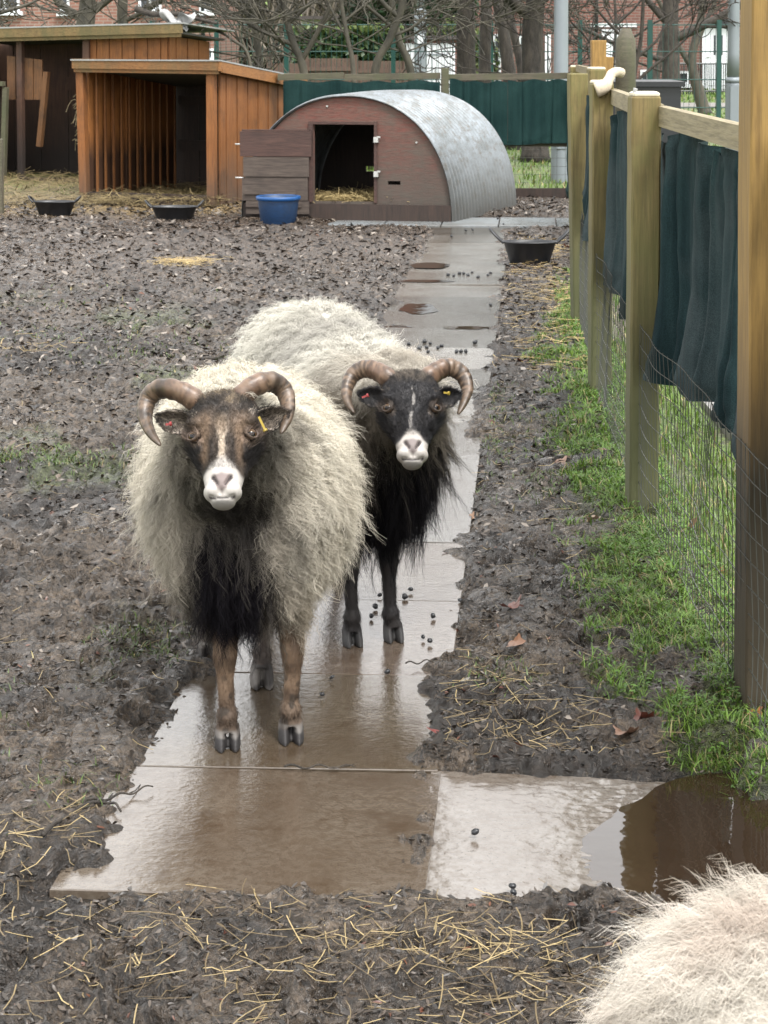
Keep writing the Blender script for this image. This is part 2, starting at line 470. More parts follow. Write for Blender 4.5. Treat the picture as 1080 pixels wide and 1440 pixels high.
# ------------------------------------------------------------------ world and light
wd = bpy.data.worlds.new("World"); sc.world = wd; wd.use_nodes = True
nt = wd.node_tree; bg = nt.nodes["Background"]
sky = nt.nodes.new("ShaderNodeTexSky"); sky.sky_type = 'NISHITA'; sky.sun_disc = False
SUN_EL, SUN_AZ = math.radians(58), math.radians(150)
sky.sun_elevation = SUN_EL; sky.sun_rotation = SUN_AZ; sky.air_density = 1.0; sky.dust_density = 4.0; sky.ozone_density = 1.0
hs = nt.nodes.new("ShaderNodeHueSaturation"); hs.inputs["Saturation"].default_value = 0.12
mxw = nt.nodes.new("ShaderNodeMix"); mxw.data_type = 'RGBA'; mxw.inputs[0].default_value = 0.55
mxw.inputs[7].default_value = (9.2, 9.15, 9.1, 1)          # even cloud layer over the clear sky
nt.links.new(sky.outputs[0], hs.inputs["Color"]); nt.links.new(hs.outputs[0], mxw.inputs[6])
nt.links.new(mxw.outputs[2], bg.inputs[0]); bg.inputs[1].default_value = 0.15
sl = bpy.data.lights.new("sun", 'SUN'); sl.energy = 1.5; sl.angle = math.radians(14); sl.color = (1, 0.97, 0.93)
so = bpy.data.objects.new("sun", sl); COL.objects.link(so)
sd = Vector((math.sin(SUN_AZ) * math.cos(SUN_EL), math.cos(SUN_AZ) * math.cos(SUN_EL), math.sin(SUN_EL)))
so.rotation_euler = sd.to_track_quat('Z', 'Y').to_euler()
sc.view_settings.view_transform = 'Standard'; sc.view_settings.look = 'None'
sc.view_settings.exposure = 1.42; sc.view_settings.gamma = 1
sc.cycles.use_denoising = True; sc.cycles.max_bounces = 8; sc.cycles.diffuse_bounces = 4; sc.cycles.glossy_bounces = 3
sc.cycles.transparent_max_bounces = 8; sc.cycles.caustics_reflective = False; sc.cycles.caustics_refractive = False

# ------------------------------------------------------------------ ground
def Xc(y): return -0.235 + 0.0745 * (np.asarray(y) - 3.18)
FX = np.array([(-3, 0.60), (2, 0.70), (4.1, 0.79), (5.8, 0.775), (7.8, 0.86), (9.75, 0.97), (11.7, 1.2), (13.4, 1.40), (18.1, 1.72), (60, 4.6)])
def Xf(y): return np.interp(y, FX[:, 0], FX[:, 1])
FAR_D = 18.1


def d_path(x, y):
    a = np.maximum(np.abs(x - Xc(y)) - 0.30, np.maximum(3.18 - y, y - 15.9))
    b = np.maximum(np.abs(x - 0.36) - 0.31, np.abs(y - 3.50) - 0.31)
    c = np.maximum(np.abs(x - 0.65) - 1.05, np.abs(y - (15.75 - 0.1 * (x - .6))) - 0.55)
    return np.minimum(np.minimum(a, b), c)


def puddle(x, y):
    r = np.sqrt(((x - 0.80) / 0.42) ** 2 + ((y - 3.36) / 0.33) ** 2) + 0.35 * (fbm(x * 7, y * 7, 91) - 0.5)
    return sm(1.12, 0.80, r)


def prints(x, y, cell=0.125, seed=201):
    """cloven hoof prints: one per cell at most, two toe dents with a squeezed rim"""
    ix, iy = np.floor(x / cell), np.floor(y / cell); out = np.zeros_like(x); z0 = np.zeros_like(ix)
    for dx in (-1, 0, 1):
        for dy in (-1, 0, 1):
            a, b = ix + dx, iy + dy
            on = _hash(a, b, z0, seed) < 0.62
            cx = (a + .2 + .6 * _hash(a, b, z0, seed + 1)) * cell; cy = (b + .2 + .6 * _hash(a, b, z0, seed + 2)) * cell
            th = 2 * PI * _hash(a, b, z0, seed + 3); dpt = .008 + .016 * _hash(a, b, z0, seed + 4); sz = .85 + .5 * _hash(a, b, z0, seed + 5)
            u_ = ((x - cx) * np.cos(th) + (y - cy) * np.sin(th)) / sz; v_ = (-(x - cx) * np.sin(th) + (y - cy) * np.cos(th)) / sz
            r = np.sqrt((u_ / .034) ** 2 + ((np.abs(v_) - .013) / .0125) ** 2)
            out = out + np.where(on, -1.35 * dpt * sm(1.15, .7, r) + .40 * dpt * np.exp(-((r - 1.5) / .35) ** 2), 0)
    return out


def ground_h(x, y, detail=True):
    x = np.asarray(x, float); y = np.asarray(y, float)
    d = d_path(x, y)
    wob = 0.24 * (fbm(x * 5.0, y * 5.0, 11) - 0.5) + 0.06 * (n2(x * 19, y * 19, 12) - 0.5)
    m = sm(-0.05, 0.06, d + wob + .012 * (n2(x * 60, y * 66, 14) - .5))
    b1 = np.abs(2 * fbm(x * 5.5, y * 5.5, 3, 2) - 1)
    b2 = np.abs(2 * n2(x * 14 + b1, y * 16, 4) - 1)
    b3 = 1 - np.abs(2 * n2(x * 30 + b2, y * 34, 5) - 1); b2 = 1 - b2
    slick = sm(.42, .60, fbm(x * 1.3 + 7, y * 1.0, 53))
    b4 = np.abs(2 * n2(x * 80 + b3, y * 88, 6) - 1)
    amp = np.interp(y, [0, 7, 12, 18], [1, 1, 0.7, 0.6])
    nz = (0.036 * (b1 - 0.35) + 0.036 * (b2 - 0.5) + 0.024 * (b3 - 0.5) * (1 - .6 * slick) + 0.0045 * (b4 - 0.5)) * amp
    holes = sm(0.70, 0.82, n2(x * 9 + 4, y * 8, 21)) * 0.020
    wetstrip = sm(0.30, 0.02, d)
    h = 0.017 + nz * (1 - 0.35 * wetstrip) * (1 - .25 * slick) + prints(x, y) * amp - 0.004 * wetstrip + .007 * sm(.07, .01, d)
    outside = np.maximum(sm(0.0, 0.2, x - Xf(y)), sm(FAR_D, FAR_D + .3, y))
    h = h * (1 - outside) + outside * (0.01 + 0.03 * (fbm(x * 1.2, y * 1.2, 31) - 0.5))
    verge = sm(0.30, 0.05, Xf(y) - x) * (1 - sm(10, 13, y))
    h = h + 0.03 * verge * (1 - outside) * (1 - puddle(x, y))
    h = h * m + np.where((np.abs(x - .365) < .33) & (np.abs(y - 3.50) < .29), -0.05, -0.011) * (1 - m)
    p = puddle(x, y)
    h = h * (1 - p) + p * -0.045
    # slab_2 dips into the puddle, keep mud off it
    return h


def verge_mask(x, y):
    e = Xf(y) - x
    wdt = np.interp(y, [2, 4.2, 5.5, 7, 9, 11, 13], [0.20, 0.17, 0.12, 0.14, 0.11, 0.05, 0.0])
    n_ = fbm(x * 6, y * 6, 41)
    return sm(0.10, -0.06, e - wdt - 0.01 - 0.38 * (n_ - 0.5)) * sm(.30, .45, fbm(x * 13, y * 10, 43) + .10) * (1 - puddle(x, y)) * (1 - sm(12, 14, y)) * sm(3.45, 3.75, y + 0.1 * (n_ - .5))


def patch_mask(x, y):
    n_ = fbm(x * 2.3 + 3, y * 1.1, 47)
    return sm(0.60, 0.75, n_) * sm(0.1, 0.3, d_path(x, y)) * (1 - sm(9.5, 12, y)) * sm(3.6, 4.2, y)


hw = lambda y: np.maximum(0.30 * np.abs(y) + 0.8, 2.2)
ys = [-2.0, -1.0, 0, 0.5, 0.8, 1.0]
while ys[-1] < 19: ys.append(ys[-1] + (0.02 if ys[-1] < 2.2 else 0.0072 * (max(ys[-1], 3) / 3) ** 1.3))
while ys[-1] < 90: ys.append(ys[-1] + 0.12 * (ys[-1] / 19) ** 2)
ys = np.array(ys)
u = np.linspace(-1, 1, 561); u = 0.55 * u + 0.45 * u ** 3
Y = np.repeat(ys[:, None], len(u), 1); X = u[None] * hw(Y) + 0.0
Z = ground_h(X, Y)
wetn = sm(.42, .60, fbm(X * 1.3 + 7, Y * 1.0, 53))
wet = np.clip(0.05 + 0.75 * wetn + 0.6 * sm(0.45, 0.05, d_path(X, Y)) * (X > Xc(Y)) + 0.3 * sm(0.02, -0.01, Z), 0, 1)
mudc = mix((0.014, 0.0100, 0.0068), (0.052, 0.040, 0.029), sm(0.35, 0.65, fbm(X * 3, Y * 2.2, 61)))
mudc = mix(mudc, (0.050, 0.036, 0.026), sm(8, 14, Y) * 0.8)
mudc = mix(mudc, (0.010, 0.008, 0.006), sm(0.008, -0.02, Z) * 0.6)  # low hollows painted darker, crevice shade put into the mud colour
mudc = mix(mudc, (0.17, 0.125, 0.06), sm(15.6, 16.9, Y + 0.8 * (fbm(X * 3, Y * 3, 66) - .5)) * sm(-.9, -1.4, X) * .85)
vm = np.maximum(verge_mask(X, Y), 0.7 * patch_mask(X, Y))
mudc = mix(mudc, (0.045, 0.062, 0.018), vm * 0.8)
out = np.maximum(sm(0.05, 0.2, X - Xf(Y)), sm(FAR_D, FAR_D + .1, Y)) * (Y > 2.5)
gr = mix((0.05, 0.085, 0.013), (0.085, 0.13, 0.022), fbm(X * 2, Y * 2, 71))
gr = mix(gr, (0.10, 0.095, 0.035), sm(0.55, 0.75, fbm(X * 5, Y * 5, 73)) * 0.6)
gr = mix(gr, (0.09, 0.065, 0.05), sm(0.50, 0.66, fbm(X * 1.7 + 5, Y * 1.1, 75)) * (Y < 17) * 0.8)
mudc = mix(mudc, gr, out)
wet = wet * (1 - out)
nr_, nc_ = Y.shape
i = (np.arange(nr_ - 1)[:, None] * nc_ + np.arange(nc_ - 1)[None]).ravel()
Q = np.stack([i, i + 1, i + 1 + nc_, i + nc_], -1)
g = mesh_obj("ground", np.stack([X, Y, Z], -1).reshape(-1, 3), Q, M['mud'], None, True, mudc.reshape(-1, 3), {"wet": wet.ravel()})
tag(g, kind="structure")
t = NT("far_lawn"); w = t.geo()
m_lawn = t.bsdf(t.mixc(t.noise(w, 0.6, 6, 0.7), (0.07, 0.12, 0.02), (0.13, 0.18, 0.045)), 0.8)
T = MB(); T.add([(-400, -60, -0.13), (400, -60, -0.13), (400, 600, -0.13), (-400, 600, -0.13)], [(0, 1, 2, 3)])
tag(T.build("terrain", m_lawn), kind="structure")
# light concrete footway beyond the pens
T = MB()
for (x0, x1, y0, y1, z) in ((1.22, 2.4, 6.2, 9.6, 0.045), (2.0, 30, 41.5, 44.0, 0.05)):
    n = 12
    for k in range(n):
        a = x0 + (x1 - x0) * k / n; b = x0 + (x1 - x0) * (k + 1) / n - 0.01
        T.box((a, y0, z - 0.12), (b, y1, z))
t = NT("pale_wet_concrete"); w = t.geo()
tag(T.build("footway", t.bsdf(t.mixc(t.noise(w, 5, 5), (0.12, 0.115, 0.105), (0.2, 0.19, 0.175)), 0.45)), kind="structure")

# ------------------------------------------------------------------ paved path: one structure, slabs are its pattern
P_ = MB(); r_ = random.Random(3)
pd = np.array([0.0745, 1.0]); pd /= np.linalg.norm(pd); pn = np.array([pd[1], -pd[0]])


def slab(mb, cx, cy, hx, hy, z, tilt=(0, 0), tone=(1, 1, 1), rot=0.0):
    """bevelled slab, edges follow the path direction"""
    a, b = pn, pd
    c_, s_ = math.cos(rot), math.sin(rot)
    a, b = a * c_ + b * s_, b * c_ - a * s_
    n = 7; V = []; g_ = np.linspace(-1, 1, n)
    rings = [(1.0, -0.05), (1.0, -0.002), (0.992, 0.0)]
    for sc_, dz in rings[:2]:
        for (i_, j_) in ((-1, -1), (1, -1), (1, 1), (-1, 1)):
            p = np.array([cx, cy]) + a * hx * i_ * sc_ + b * hy * j_ * sc_
            V.append((p[0], p[1], z + dz + tilt[0] * i_ + tilt[1] * j_))
    for (i_, j_) in ((-1, -1), (1, -1), (1, 1), (-1, 1)):
        p = np.array([cx, cy]) + a * (hx - 0.0015) * i_ + b * (hy - 0.0015) * j_
        V.append((p[0], p[1], z + tilt[0] * i_ + tilt[1] * j_))
    Q = [(8, 9, 10, 11)]
    for o_ in (0, 4):
        for k in range(4):
            Q.append((o_ + k, o_ + (k + 1) % 4, o_ + 4 + (k + 1) % 4, o_ + 4 + k))
    mb.add(V, Q, col=tone)

yy = 3.18; k = 0
while yy < 15.2:
    L = 0.603; cy = yy + L / 2; cx = float(Xc(cy))
    hx, ox = (0.315, -0.012) if k == 0 else (0.296, 0)
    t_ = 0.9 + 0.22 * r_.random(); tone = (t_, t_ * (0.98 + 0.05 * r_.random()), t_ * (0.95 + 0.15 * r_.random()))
    if k > 3: tone = (1.1 * t_, 1.3 * t_, 1.55 * t_)  # middle slabs paler: sky glare put into their colour
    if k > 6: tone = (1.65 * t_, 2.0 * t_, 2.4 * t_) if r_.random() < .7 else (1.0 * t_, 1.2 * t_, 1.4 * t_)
    z_ = 0.002 + r_.uniform(-0.004, 0.004)
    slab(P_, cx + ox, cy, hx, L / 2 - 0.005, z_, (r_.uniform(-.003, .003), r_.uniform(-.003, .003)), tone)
    yy += L; k += 1
gx, gy = np.meshgrid(np.linspace(0.068, 0.664, 180), np.linspace(3.18, 3.772, 140), indexing='ij')
gz_ = 0.001 - 0.036 * ((gx - .068) / .6) ** 1.3 + 0.004 * (fbm(gx * 5, gy * 6, 301, 2) - .5) + (.0015 + .006 * sm(.3, .5, gx)) * (fbm(gx * 40 + gy * 27, gy * 75 - gx * 22, 302, 3) - .5)
V_ = np.stack([gx + .04 * (gy - 3.18), gy, gz_], -1); i = (np.arange(179)[:, None] * 140 + np.arange(139)).ravel()
SL2 = (V_.reshape(-1, 3), np.stack([i, i + 140, i + 141, i + 1], -1))
P_.box((0.068, 3.182, -.09), (0.664, 3.184, -.03))
for k in range(5):
    for j in range(1):
        t_ = 2.4 + 0.3 * r_.random()
        slab(P_, -0.2 + 0.44 * k, 15.78 - 0.03 * k, 0.215, 0.36, 0.004 + r_.uniform(-.003, .003), (0, 0), (t_ * .75, t_ * 1.05, t_ * 1.45))
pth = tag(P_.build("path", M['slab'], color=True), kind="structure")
mesh_obj("sunken_slab", SL2[0], [SL2[1]], M['slab'], pth, True, np.tile([1.45, 1.62, 1.85], (len(SL2[0]), 1)))


def water_sheet(name, cx, cy, rx, ry, z, seed):
    a = np.linspace(0, 2 * PI, 96, endpoint=False)
    rr = 1 + 0.28 * (fbm(np.cos(a) * 2 + 5, np.sin(a) * 2 + 5, seed) - 0.5) + 0.06 * np.sin(5 * a + seed)
    V = [(cx, cy, z)] + [(cx + rx * rr[i] * math.cos(a[i]), cy + ry * rr[i] * math.sin(a[i]), z) for i in range(96)]
    o = mesh_obj(name, V, np.array([(0, 1 + i, 1 + (i + 1) % 96) for i in range(96)]), M['water'])
    return tag(o, kind="structure")
water_sheet("puddle_water", 0.83, 3.35, 0.50, 0.46, -0.0130, 4)
# pools of brown water lying on sunken slabs of the path
for (px, py, rx, ry) in ((588, 436, 0.10, 0.20), (604, 375, 0.13, 0.16), (600, 397, 0.16, 0.06), (655, 463, 0.12, 0.05), (560, 462, .07, .05)):
    p = gnd(px, py)
    water_sheet("puddle_water", p[0], p[1], rx, ry, 0.0085, int(px))

# ------------------------------------------------------------------ ground scatter
def scatter_pts(n, y0, y1, spread=0.23, p=1.0, xpad=0.05):
    """points spread over the pen, density falling with distance"""
    a = rng.random(n)
    if p == 1: y = y0 * (y1 / y0) ** a
    else: y = (y0 ** (1 - p) + a * (y1 ** (1 - p) - y0 ** (1 - p))) ** (1 / (1 - p))
    x = (rng.random(n) * 2 - 1) * (spread * y + xpad)
    return x, y


def flakes(name, x, y, size, col, mat, lift=0.0, tilt=0.5, zf=ground_h):
    n = len(x); z = zf(x, y) + lift
    a = rng.random(n) * 2 * PI
    d = np.stack([np.cos(a), np.sin(a), rng.normal(0, tilt, n) * 0.7], -1); d = norm(d)
    up = norm(np.stack([rng.normal(0, tilt, n), rng.normal(0, tilt, n), np.ones(n)], -1))
    s_ = norm(np.cross(d, up)); up = np.cross(s_, d)
    L = size * (0.6 + 0.8 * rng.random(n)); Wd = L * (0.18 + 0.28 * rng.random(n)); cu = L * rng.normal(0.12, 0.18, n)
    c = np.stack([x, y, z], -1)
    e = lambda i, j, k: c + d * (L * i)[:, None] + s_ * (Wd * j)[:, None] + up * (cu * k)[:, None]
    one = np.ones(n)
    V = np.stack([e(-one, 0 * one, -one), e(-.3 * one, -one, .3 * one), e(-.2 * one, .1 * one, 0 * one), e(-.2 * one, one, .4 * one),
                  e(.55 * one, -.6 * one, .2 * one), e(.5 * one, .7 * one, -.3 * one), e(one, .1 * one, -one)], 1)
    b = np.arange(n)[:, None] * 7
    F = np.concatenate([b + np.array([[0, 1, 2, 3]]), b + np.array([[2, 1, 4, 6]]), b + np.array([[3, 2, 6, 5]])])
    return mesh_obj(name, V.reshape(-1, 3), F, mat, None, True, np.repeat(col, 7, 0))


x, y = scatter_pts(62000, 2.6, 18, 0.25, 1.1)
d = d_path(x, y)
keep = (d > -0.02 + 0.10 * (rng.random(len(x)) - 0.6)) & (x < Xf(y) + 0.05) & (rng.random(len(x)) < 0.30 + 0.9 * fbm(x * 2, y * 2, 81)) & (puddle(x, y) < 0.4)
x, y = x[keep], y[keep]
k = rng.random((len(x), 1))
colr = mix((0.010, 0.008, 0.006), (0.062, 0.046, 0.033), k ** 1.3)
red = rng.random(len(x)) < 0.02
colr[red] = mix((0.06, 0.018, 0.010), (0.12, 0.050, 0.026), rng.random((red.sum(), 1)))
pale = rng.random(len(x)) < 0.006
colr[pale] = mix((0.13, 0.115, 0.10), (0.20, 0.19, 0.17), rng.random((pale.sum(), 1)))
size = np.interp(y, [2.6, 5, 18], [0.0070, 0.0095, 0.022])
xb, yb = scatter_pts(52000, 4.0, 18, 0.25, 1.0); kb = (d_path(xb, yb) > -.01) & (xb < Xf(yb)) & (rng.random(len(xb)) < .12 + .88 * sm(4.5, 9, yb)); xb, yb = xb[kb], yb[kb]
kk = rng.random((len(xb), 1)); cb = mix((0.008, 0.006, 0.005), (0.085, 0.060, 0.040), kk ** 1.5)
pb = rng.random(len(xb)) < .13; cb[pb] = mix((.12, .10, .08), (.22, .19, .16), rng.random((pb.sum(), 1)))
x, y = np.concatenate([x, xb]), np.concatenate([y, yb]); colr = np.concatenate([colr, cb]); size = np.concatenate([size, np.interp(yb, [4, 6, 18], [.010, .013, .034])])
tag(flakes("leaf_litter", x, y, size, colr, M['litter'], 0.003, 0.5), "trodden wet leaf litter and mud crumbs over the pen floor", "leaf litter", kind="stuff")


def strands(name, x, y, L, wid, c0, c1, lift, mat, label, cat, zf=ground_h, curl=0.09, up=0.1, segs=5, z0=None):
    n = len(x)
    a = rng.random(n) * 2 * PI; z = (zf(x, y) if z0 is None else z0) + lift * rng.random(n)
    d = norm(np.stack([np.cos(a), np.sin(a), rng.normal(0, up, n)], -1))
    s_ = norm(np.cross(d, [0, 0, 1.0])); t = np.linspace(-0.5, 0.5, segs)
    LL = L * (0.35 + 1.0 * rng.random(n))
    bend = rng.normal(0, curl, n)
    P = np.stack([x, y, z], -1)[:, None] + d[:, None] * (LL[:, None] * t)[..., None] + s_[:, None] * (LL[:, None] * bend[:, None] * (t ** 2) * 2)[..., None]
    P[..., 2] = np.maximum(P[..., 2], (zf(P[..., 0], P[..., 1]) if z0 is None else z0) + 0.002)
    W = np.repeat((wid * (0.6 + 0.8 * rng.random(n)))[:, None], segs, 1)
    C = mix(c0, c1, rng.random((n, 1)) ** 1.7)
    o = ribbons(name, P, W, np.tile([0, 0, 1.0], (n, 1)), C, mat, ridge=0.6)
    return tag(o, label, cat, kind="stuff")

# straw: near mud, edges, patches
xs, ys_ = [], []
def add_patch(cx, cy, rx, ry, n):
    xs.append(cx + rng.normal(0, rx, n)); ys_.append(cy + rng.normal(0, ry, n))
add_patch(0.12, 2.98, 0.14, 0.05, 120); add_patch(0.22, 2.80, 0.14, 0.07, 100); add_patch(-0.05, 2.85, 0.22, 0.12, 70)
add_patch(-0.1, 3.05, .25, .06, 60); add_patch(-0.62, 3.35, 0.10, 0.15, 110); add_patch(0.22, 4.15, 0.09, 0.2, 130); add_patch(0.33, 3.95, 0.10, 0.12, 60); add_patch(-0.45, 2.95, 0.2, 0.15, 90)
add_patch(0.42, 7.1, 0.12, 0.4, 130); add_patch(0.55, 5.2, 0.12, 0.5, 90)
xq, yq = scatter_pts(700, 2.7, 10, 0.24, 1.4)
xs.append(xq); ys_.append(yq)
x = np.concatenate(xs); y = np.concatenate(ys_)
kp = (d_path(x, y) > -0.01) & (x < Xf(y)) & (puddle(x, y) < .3) & (y > 2.5)
x, y = x[kp], y[kp]
strands("straw", x, y, 0.062, 0.0009, (0.07, 0.048, 0.022), (0.34, 0.26, 0.125), 0.014, M['straw'], "loose yellow straw stalks lying on the mud", "straw")
# farther yellow straw
xs, ys_ = [], []
add_patch(-1.25, 12.6, 0.10, 0.10, 260); add_patch(1.05, 13.4, 0.10, 0.35, 240); add_patch(0.95, 11.0, 0.10, 0.8, 300); add_patch(0.8, 9.2, 0.12, 0.7, 260)
add_patch(-1.75, 9.0, .2, .2, 60)
x = np.concatenate(xs); y = np.concatenate(ys_)
kp = (d_path(x, y) > -0.01) & (x < Xf(y))
strands("straw", x[kp], y[kp], 0.10, 0.0016, (0.22, 0.15, 0.055), (0.42, 0.32, 0.14), 0.03, M['straw'], "small scattered straw patches around the tubs and path", "straw")
# hay in front of and inside the shelters
n = 5200
x = rng.uniform(-4.2, -1.35, n); y = 16.9 + rng.random(n) ** 1.3 * 3.6
kp = rng.random(n) < 0.35 + 0.8 * fbm(x * 3, y * 3, 83); x, y = x[kp], y[kp]
strands("hay", x, y, 0.20, 0.0028, (0.07, 0.052, 0.024), (0.22, 0.17, 0.080), 0.08, M['straw'], "tangled hay bedding spread in and before the wooden shelters", "hay", curl=0.7, up=0.25)

# ------------------------------------------------------------------ grass
def blades(name, x, y, h, wid, c0, c1, label, zf=ground_h, lean=0.5, cl=None):
    n = len(x); z = zf(x, y) - 0.004
    a = rng.random(n) * 2 * PI; ln = np.abs(rng.normal(lean, 0.35, n))
    d = np.stack([np.cos(a), np.sin(a)], -1)
    H = h * (0.45 + 0.8 * rng.random(n)); t = np.linspace(0, 1, 4)
    P = np.zeros((n, 4, 3))
    P[..., 0] = x[:, None] + d[:, :1] * (H * ln)[:, None] * t ** 1.8
    P[..., 1] = y[:, None] + d[:, 1:] * (H * ln)[:, None] * t ** 1.8
    P[..., 2] = z[:, None] + H[:, None] * (t - 0.35 * np.minimum(ln, 1.5)[:, None] * t ** 2)
    W = (wid * (0.7 + 0.6 * rng.random(n)))[:, None] * np.array([0.8, 1, 0.75, 0.08])
    C = mix(c0, c1, rng.random((n, 1)) ** 1.2)
    dry = rng.random(n) < 0.13; C[dry] = mix((0.12, 0.09, 0.04), (0.34, 0.29, 0.13), rng.random((int(dry.sum()), 1)))
    nrm = norm(np.stack([np.cos(a), np.sin(a), 0.3 * np.ones(n)], -1))
    o = ribbons(name, P, W, nrm, C, M['grass'], ridge=0)
    return tag(o, label, "grass", kind="stuff")

n = 90000
y = 3.4 * (14 / 3.4) ** rng.random(n); x = Xf(y) + rng.uniform(-0.42, 0.12, n)
kp = rng.random(n) < verge_mask(x, y) ** 1.2
x, y = x[kp], y[kp]
blades("grass", x, y, np.interp(y, [3, 14], [0.034, 0.045]), np.interp(y, [3, 5, 14], [0.0012, 0.0015, 0.0035]), (0.05, 0.105, 0.013), (0.15, 0.25, 0.034), "bright green grass verge growing along the foot of the fence", lean=0.9)
# chickweed-like round leaves in the verge
n = 26000
y = 3.4 * (12 / 3.4) ** rng.random(n); x = Xf(y) + rng.uniform(-0.36, 0.1, n)
kp = (rng.random(n) < verge_mask(x, y) ** 1.6) & (fbm(x * 9, y * 9, 85) > 0.47)
x, y = x[kp], y[kp]; n = len(x)
colr = mix((0.04, 0.10, 0.012), (0.11, 0.21, 0.03), rng.random((n, 1)))
o = flakes("chickweed", x, y, np.full(n, 0.0052) * np.interp(y, [3, 12], [1, 1.8]), colr, M['grass'], 0.0, 0.5, lambda a, b: ground_h(a, b) + 0.008 + 0.026 * rng.random(len(a)))
tag(o, "small round chickweed leaves among the verge grass", "weeds", kind="stuff")
# sparse tufts in the mud
xs, ys_ = [], []
for (px, py, rx, ry, n) in ((30, 655, .12, .12, 1300), (110, 660, .16, .1, 1300), (200, 925, .06, .08, 260), (215, 905, .06, .1, 300), (90, 480, .25, .3, 700), (210, 500, .2, .3, 500), (310, 505, .3, .3, 500),
                            (700, 620, .05, .25, 500), (690, 570, .05, .25, 350), (100, 1120, .08, .08, 160), (30, 1000, .1, .1, 120), (800, 640, .1, .3, 900), (790, 700, .1, .3, 500), (660, 960, .08, .1, 260), (430, 500, .2, .3, 150), (60, 430, .4, .4, 400), (650, 660, .04, .2, 300)):
    p = gnd(px, py); add_patch(p[0], p[1], rx, ry, n)
xq, yq = scatter_pts(5000, 3.5, 10, 0.24, 1.2)
kq = rng.random(5000) < patch_mask(xq, yq); xs.append(xq[kq]); ys_.append(yq[kq])
x = np.concatenate(xs); y = np.concatenate(ys_)
kp = (d_path(x, y) > 0.0) & (x < Xf(y)) & (rng.random(len(x)) < sm(0.35, 0.6, fbm(x * 11, y * 8, 88)) + .1); x, y = x[kp], y[kp]
blades("grass", x, y, 0.026, np.interp(y, [3, 12], [0.0011, 0.0028]), (0.035, 0.06, 0.013), (0.10, 0.15, 0.035), "sparse short grass tufts surviving in the trodden mud", lean=0.9)
# lawn beyond the fences
n = 60000
y = 4.0 * (60 / 4.0) ** rng.random(n)
x = np.where(y < FAR_D, Xf(y) + 0.1 + rng.random(n) * (0.13 * y + 0.3), rng.uniform(-0.02, 0.23, n) * y)
foot = ((x > 1.18) & (x < 2.4) & (y > 6.1) & (y < 9.7)) | ((x > 1.9) & (y > 41) & (y < 44.2))
kp = (~foot) & (rng.random(n) < 0.35 + 0.65 * sm(.6, .45, fbm(x * 1.7 + 5, y * 1.1, 75))); x, y = x[kp], y[kp]
blades("grass", x, y, np.interp(y, [4, 20, 60], [0.06, 0.07, 0.1]), np.interp(y, [4, 20, 60], [0.0016, 0.006, 0.02]), (0.055, 0.11, 0.014), (0.14, 0.22, 0.035), "short green lawn beyond the pen fences")

# ------------------------------------------------------------------ single fallen leaves, twigs, droppings
def dead_leaf(px, py, size, c, label, rot=0.0, curl=1.0):
    p = gnd(px, py, 0.02)
    n = 26; a = np.linspace(0, 2 * PI, n, endpoint=False)
    lob = 1 + 0.17 * np.cos(5 * a) + 0.08 * np.sin(11 * a + px)
    V = [(0, 0, 0.004)]; 
    for ring in (0.5, 1.0):
        for i in range(n):
            r = size * ring * lob[i]; X_, Y_ = r * math.cos(a[i]), 0.75 * r * math.sin(a[i])
            V.append((X_, Y_, .45 * curl * (0.9 * (X_ ** 2) / size + 0.35 * Y_ * Y_ / size * math.sin(3 * a[i] + px))))
    T = [(0, 1 + i, 1 + (i + 1) % n) for i in range(n)]
    Q = [(1 + i, 1 + n + i, 1 + n + (i + 1) % n, 1 + (i + 1) % n) for i in range(n)]
    V = np.array(V); cr, sr = math.cos(rot), math.sin(rot)
    V = np.stack([V[:, 0] * cr - V[:, 1] * sr, V[:, 0] * sr + V[:, 1] * cr, V[:, 2]], -1)
    cc_ = np.array(c)[None] * 0.66 * (0.75 + 0.5 * n3(V * 90 + px, 5))[:, None]
    o = mesh_obj("dead_leaf", V, [np.array(T), np.array(Q)], M['leaf'], None, True, cc_)
    o.location = (p[0], p[1], float(ground_h(p[0], p[1])) + 0.008); o.rotation_euler = (random.uniform(-.35, .35), random.uniform(-.35, .35), 0)
    return tag(o, label, "leaf", "dead leaves fallen on the mud")

dead_leaf(720, 852, 0.028, (0.20, 0.07, 0.045), "curled reddish brown leaf on wet mud beside the black-faced sheep", 0.4, 1.6)
dead_leaf(725, 912, 0.026, (0.26, 0.13, 0.07), "flat tan brown leaf just below the curled reddish one", 1.1, .7)
dead_leaf(950, 1107, 0.030, (0.50, 0.30, 0.17), "pale orange tan leaf at the edge of the brown puddle", 0.3, .6)
dead_leaf(905, 1020, 0.026, (0.13, 0.04, 0.025), "dark red leaf curled up beside the green verge", 1.9, 1.7)
dead_leaf(880, 1030, 0.026, (0.30, 0.17, 0.11), "pale curled leaf lying next to the large dark red one", 2.4, 1.2)
dead_leaf(960, 760, 0.050, (0.40, 0.23, 0.13), "big orange brown leaf against the foot of the wire mesh", 2.8, 1.5)
dead_leaf(1012, 812, 0.022, (0.42, 0.16, 0.06), "bright orange curled leaf beneath the wire mesh by the near post", 1.2, 1.6)
dead_leaf(740, 508, 0.040, (0.17, 0.045, 0.03), "dark red leaf on the mud level with the sheep's back", 0.2, 1.2)
dead_leaf(800, 352, 0.05, (0.22, 0.05, 0.03), "red leaf beside the fence just behind the black tub", 0.9, 1.2)
dead_leaf(785, 422, 0.05, (0.24, 0.09, 0.04), "rust red leaf near the fence foot below the black tub", 0.2, 1.0)
dead_leaf(660, 718, 0.020, (0.30, 0.17, 0.10), "small tan leaf on mud beside the dark sheep's chest", 0.5, 1.0)
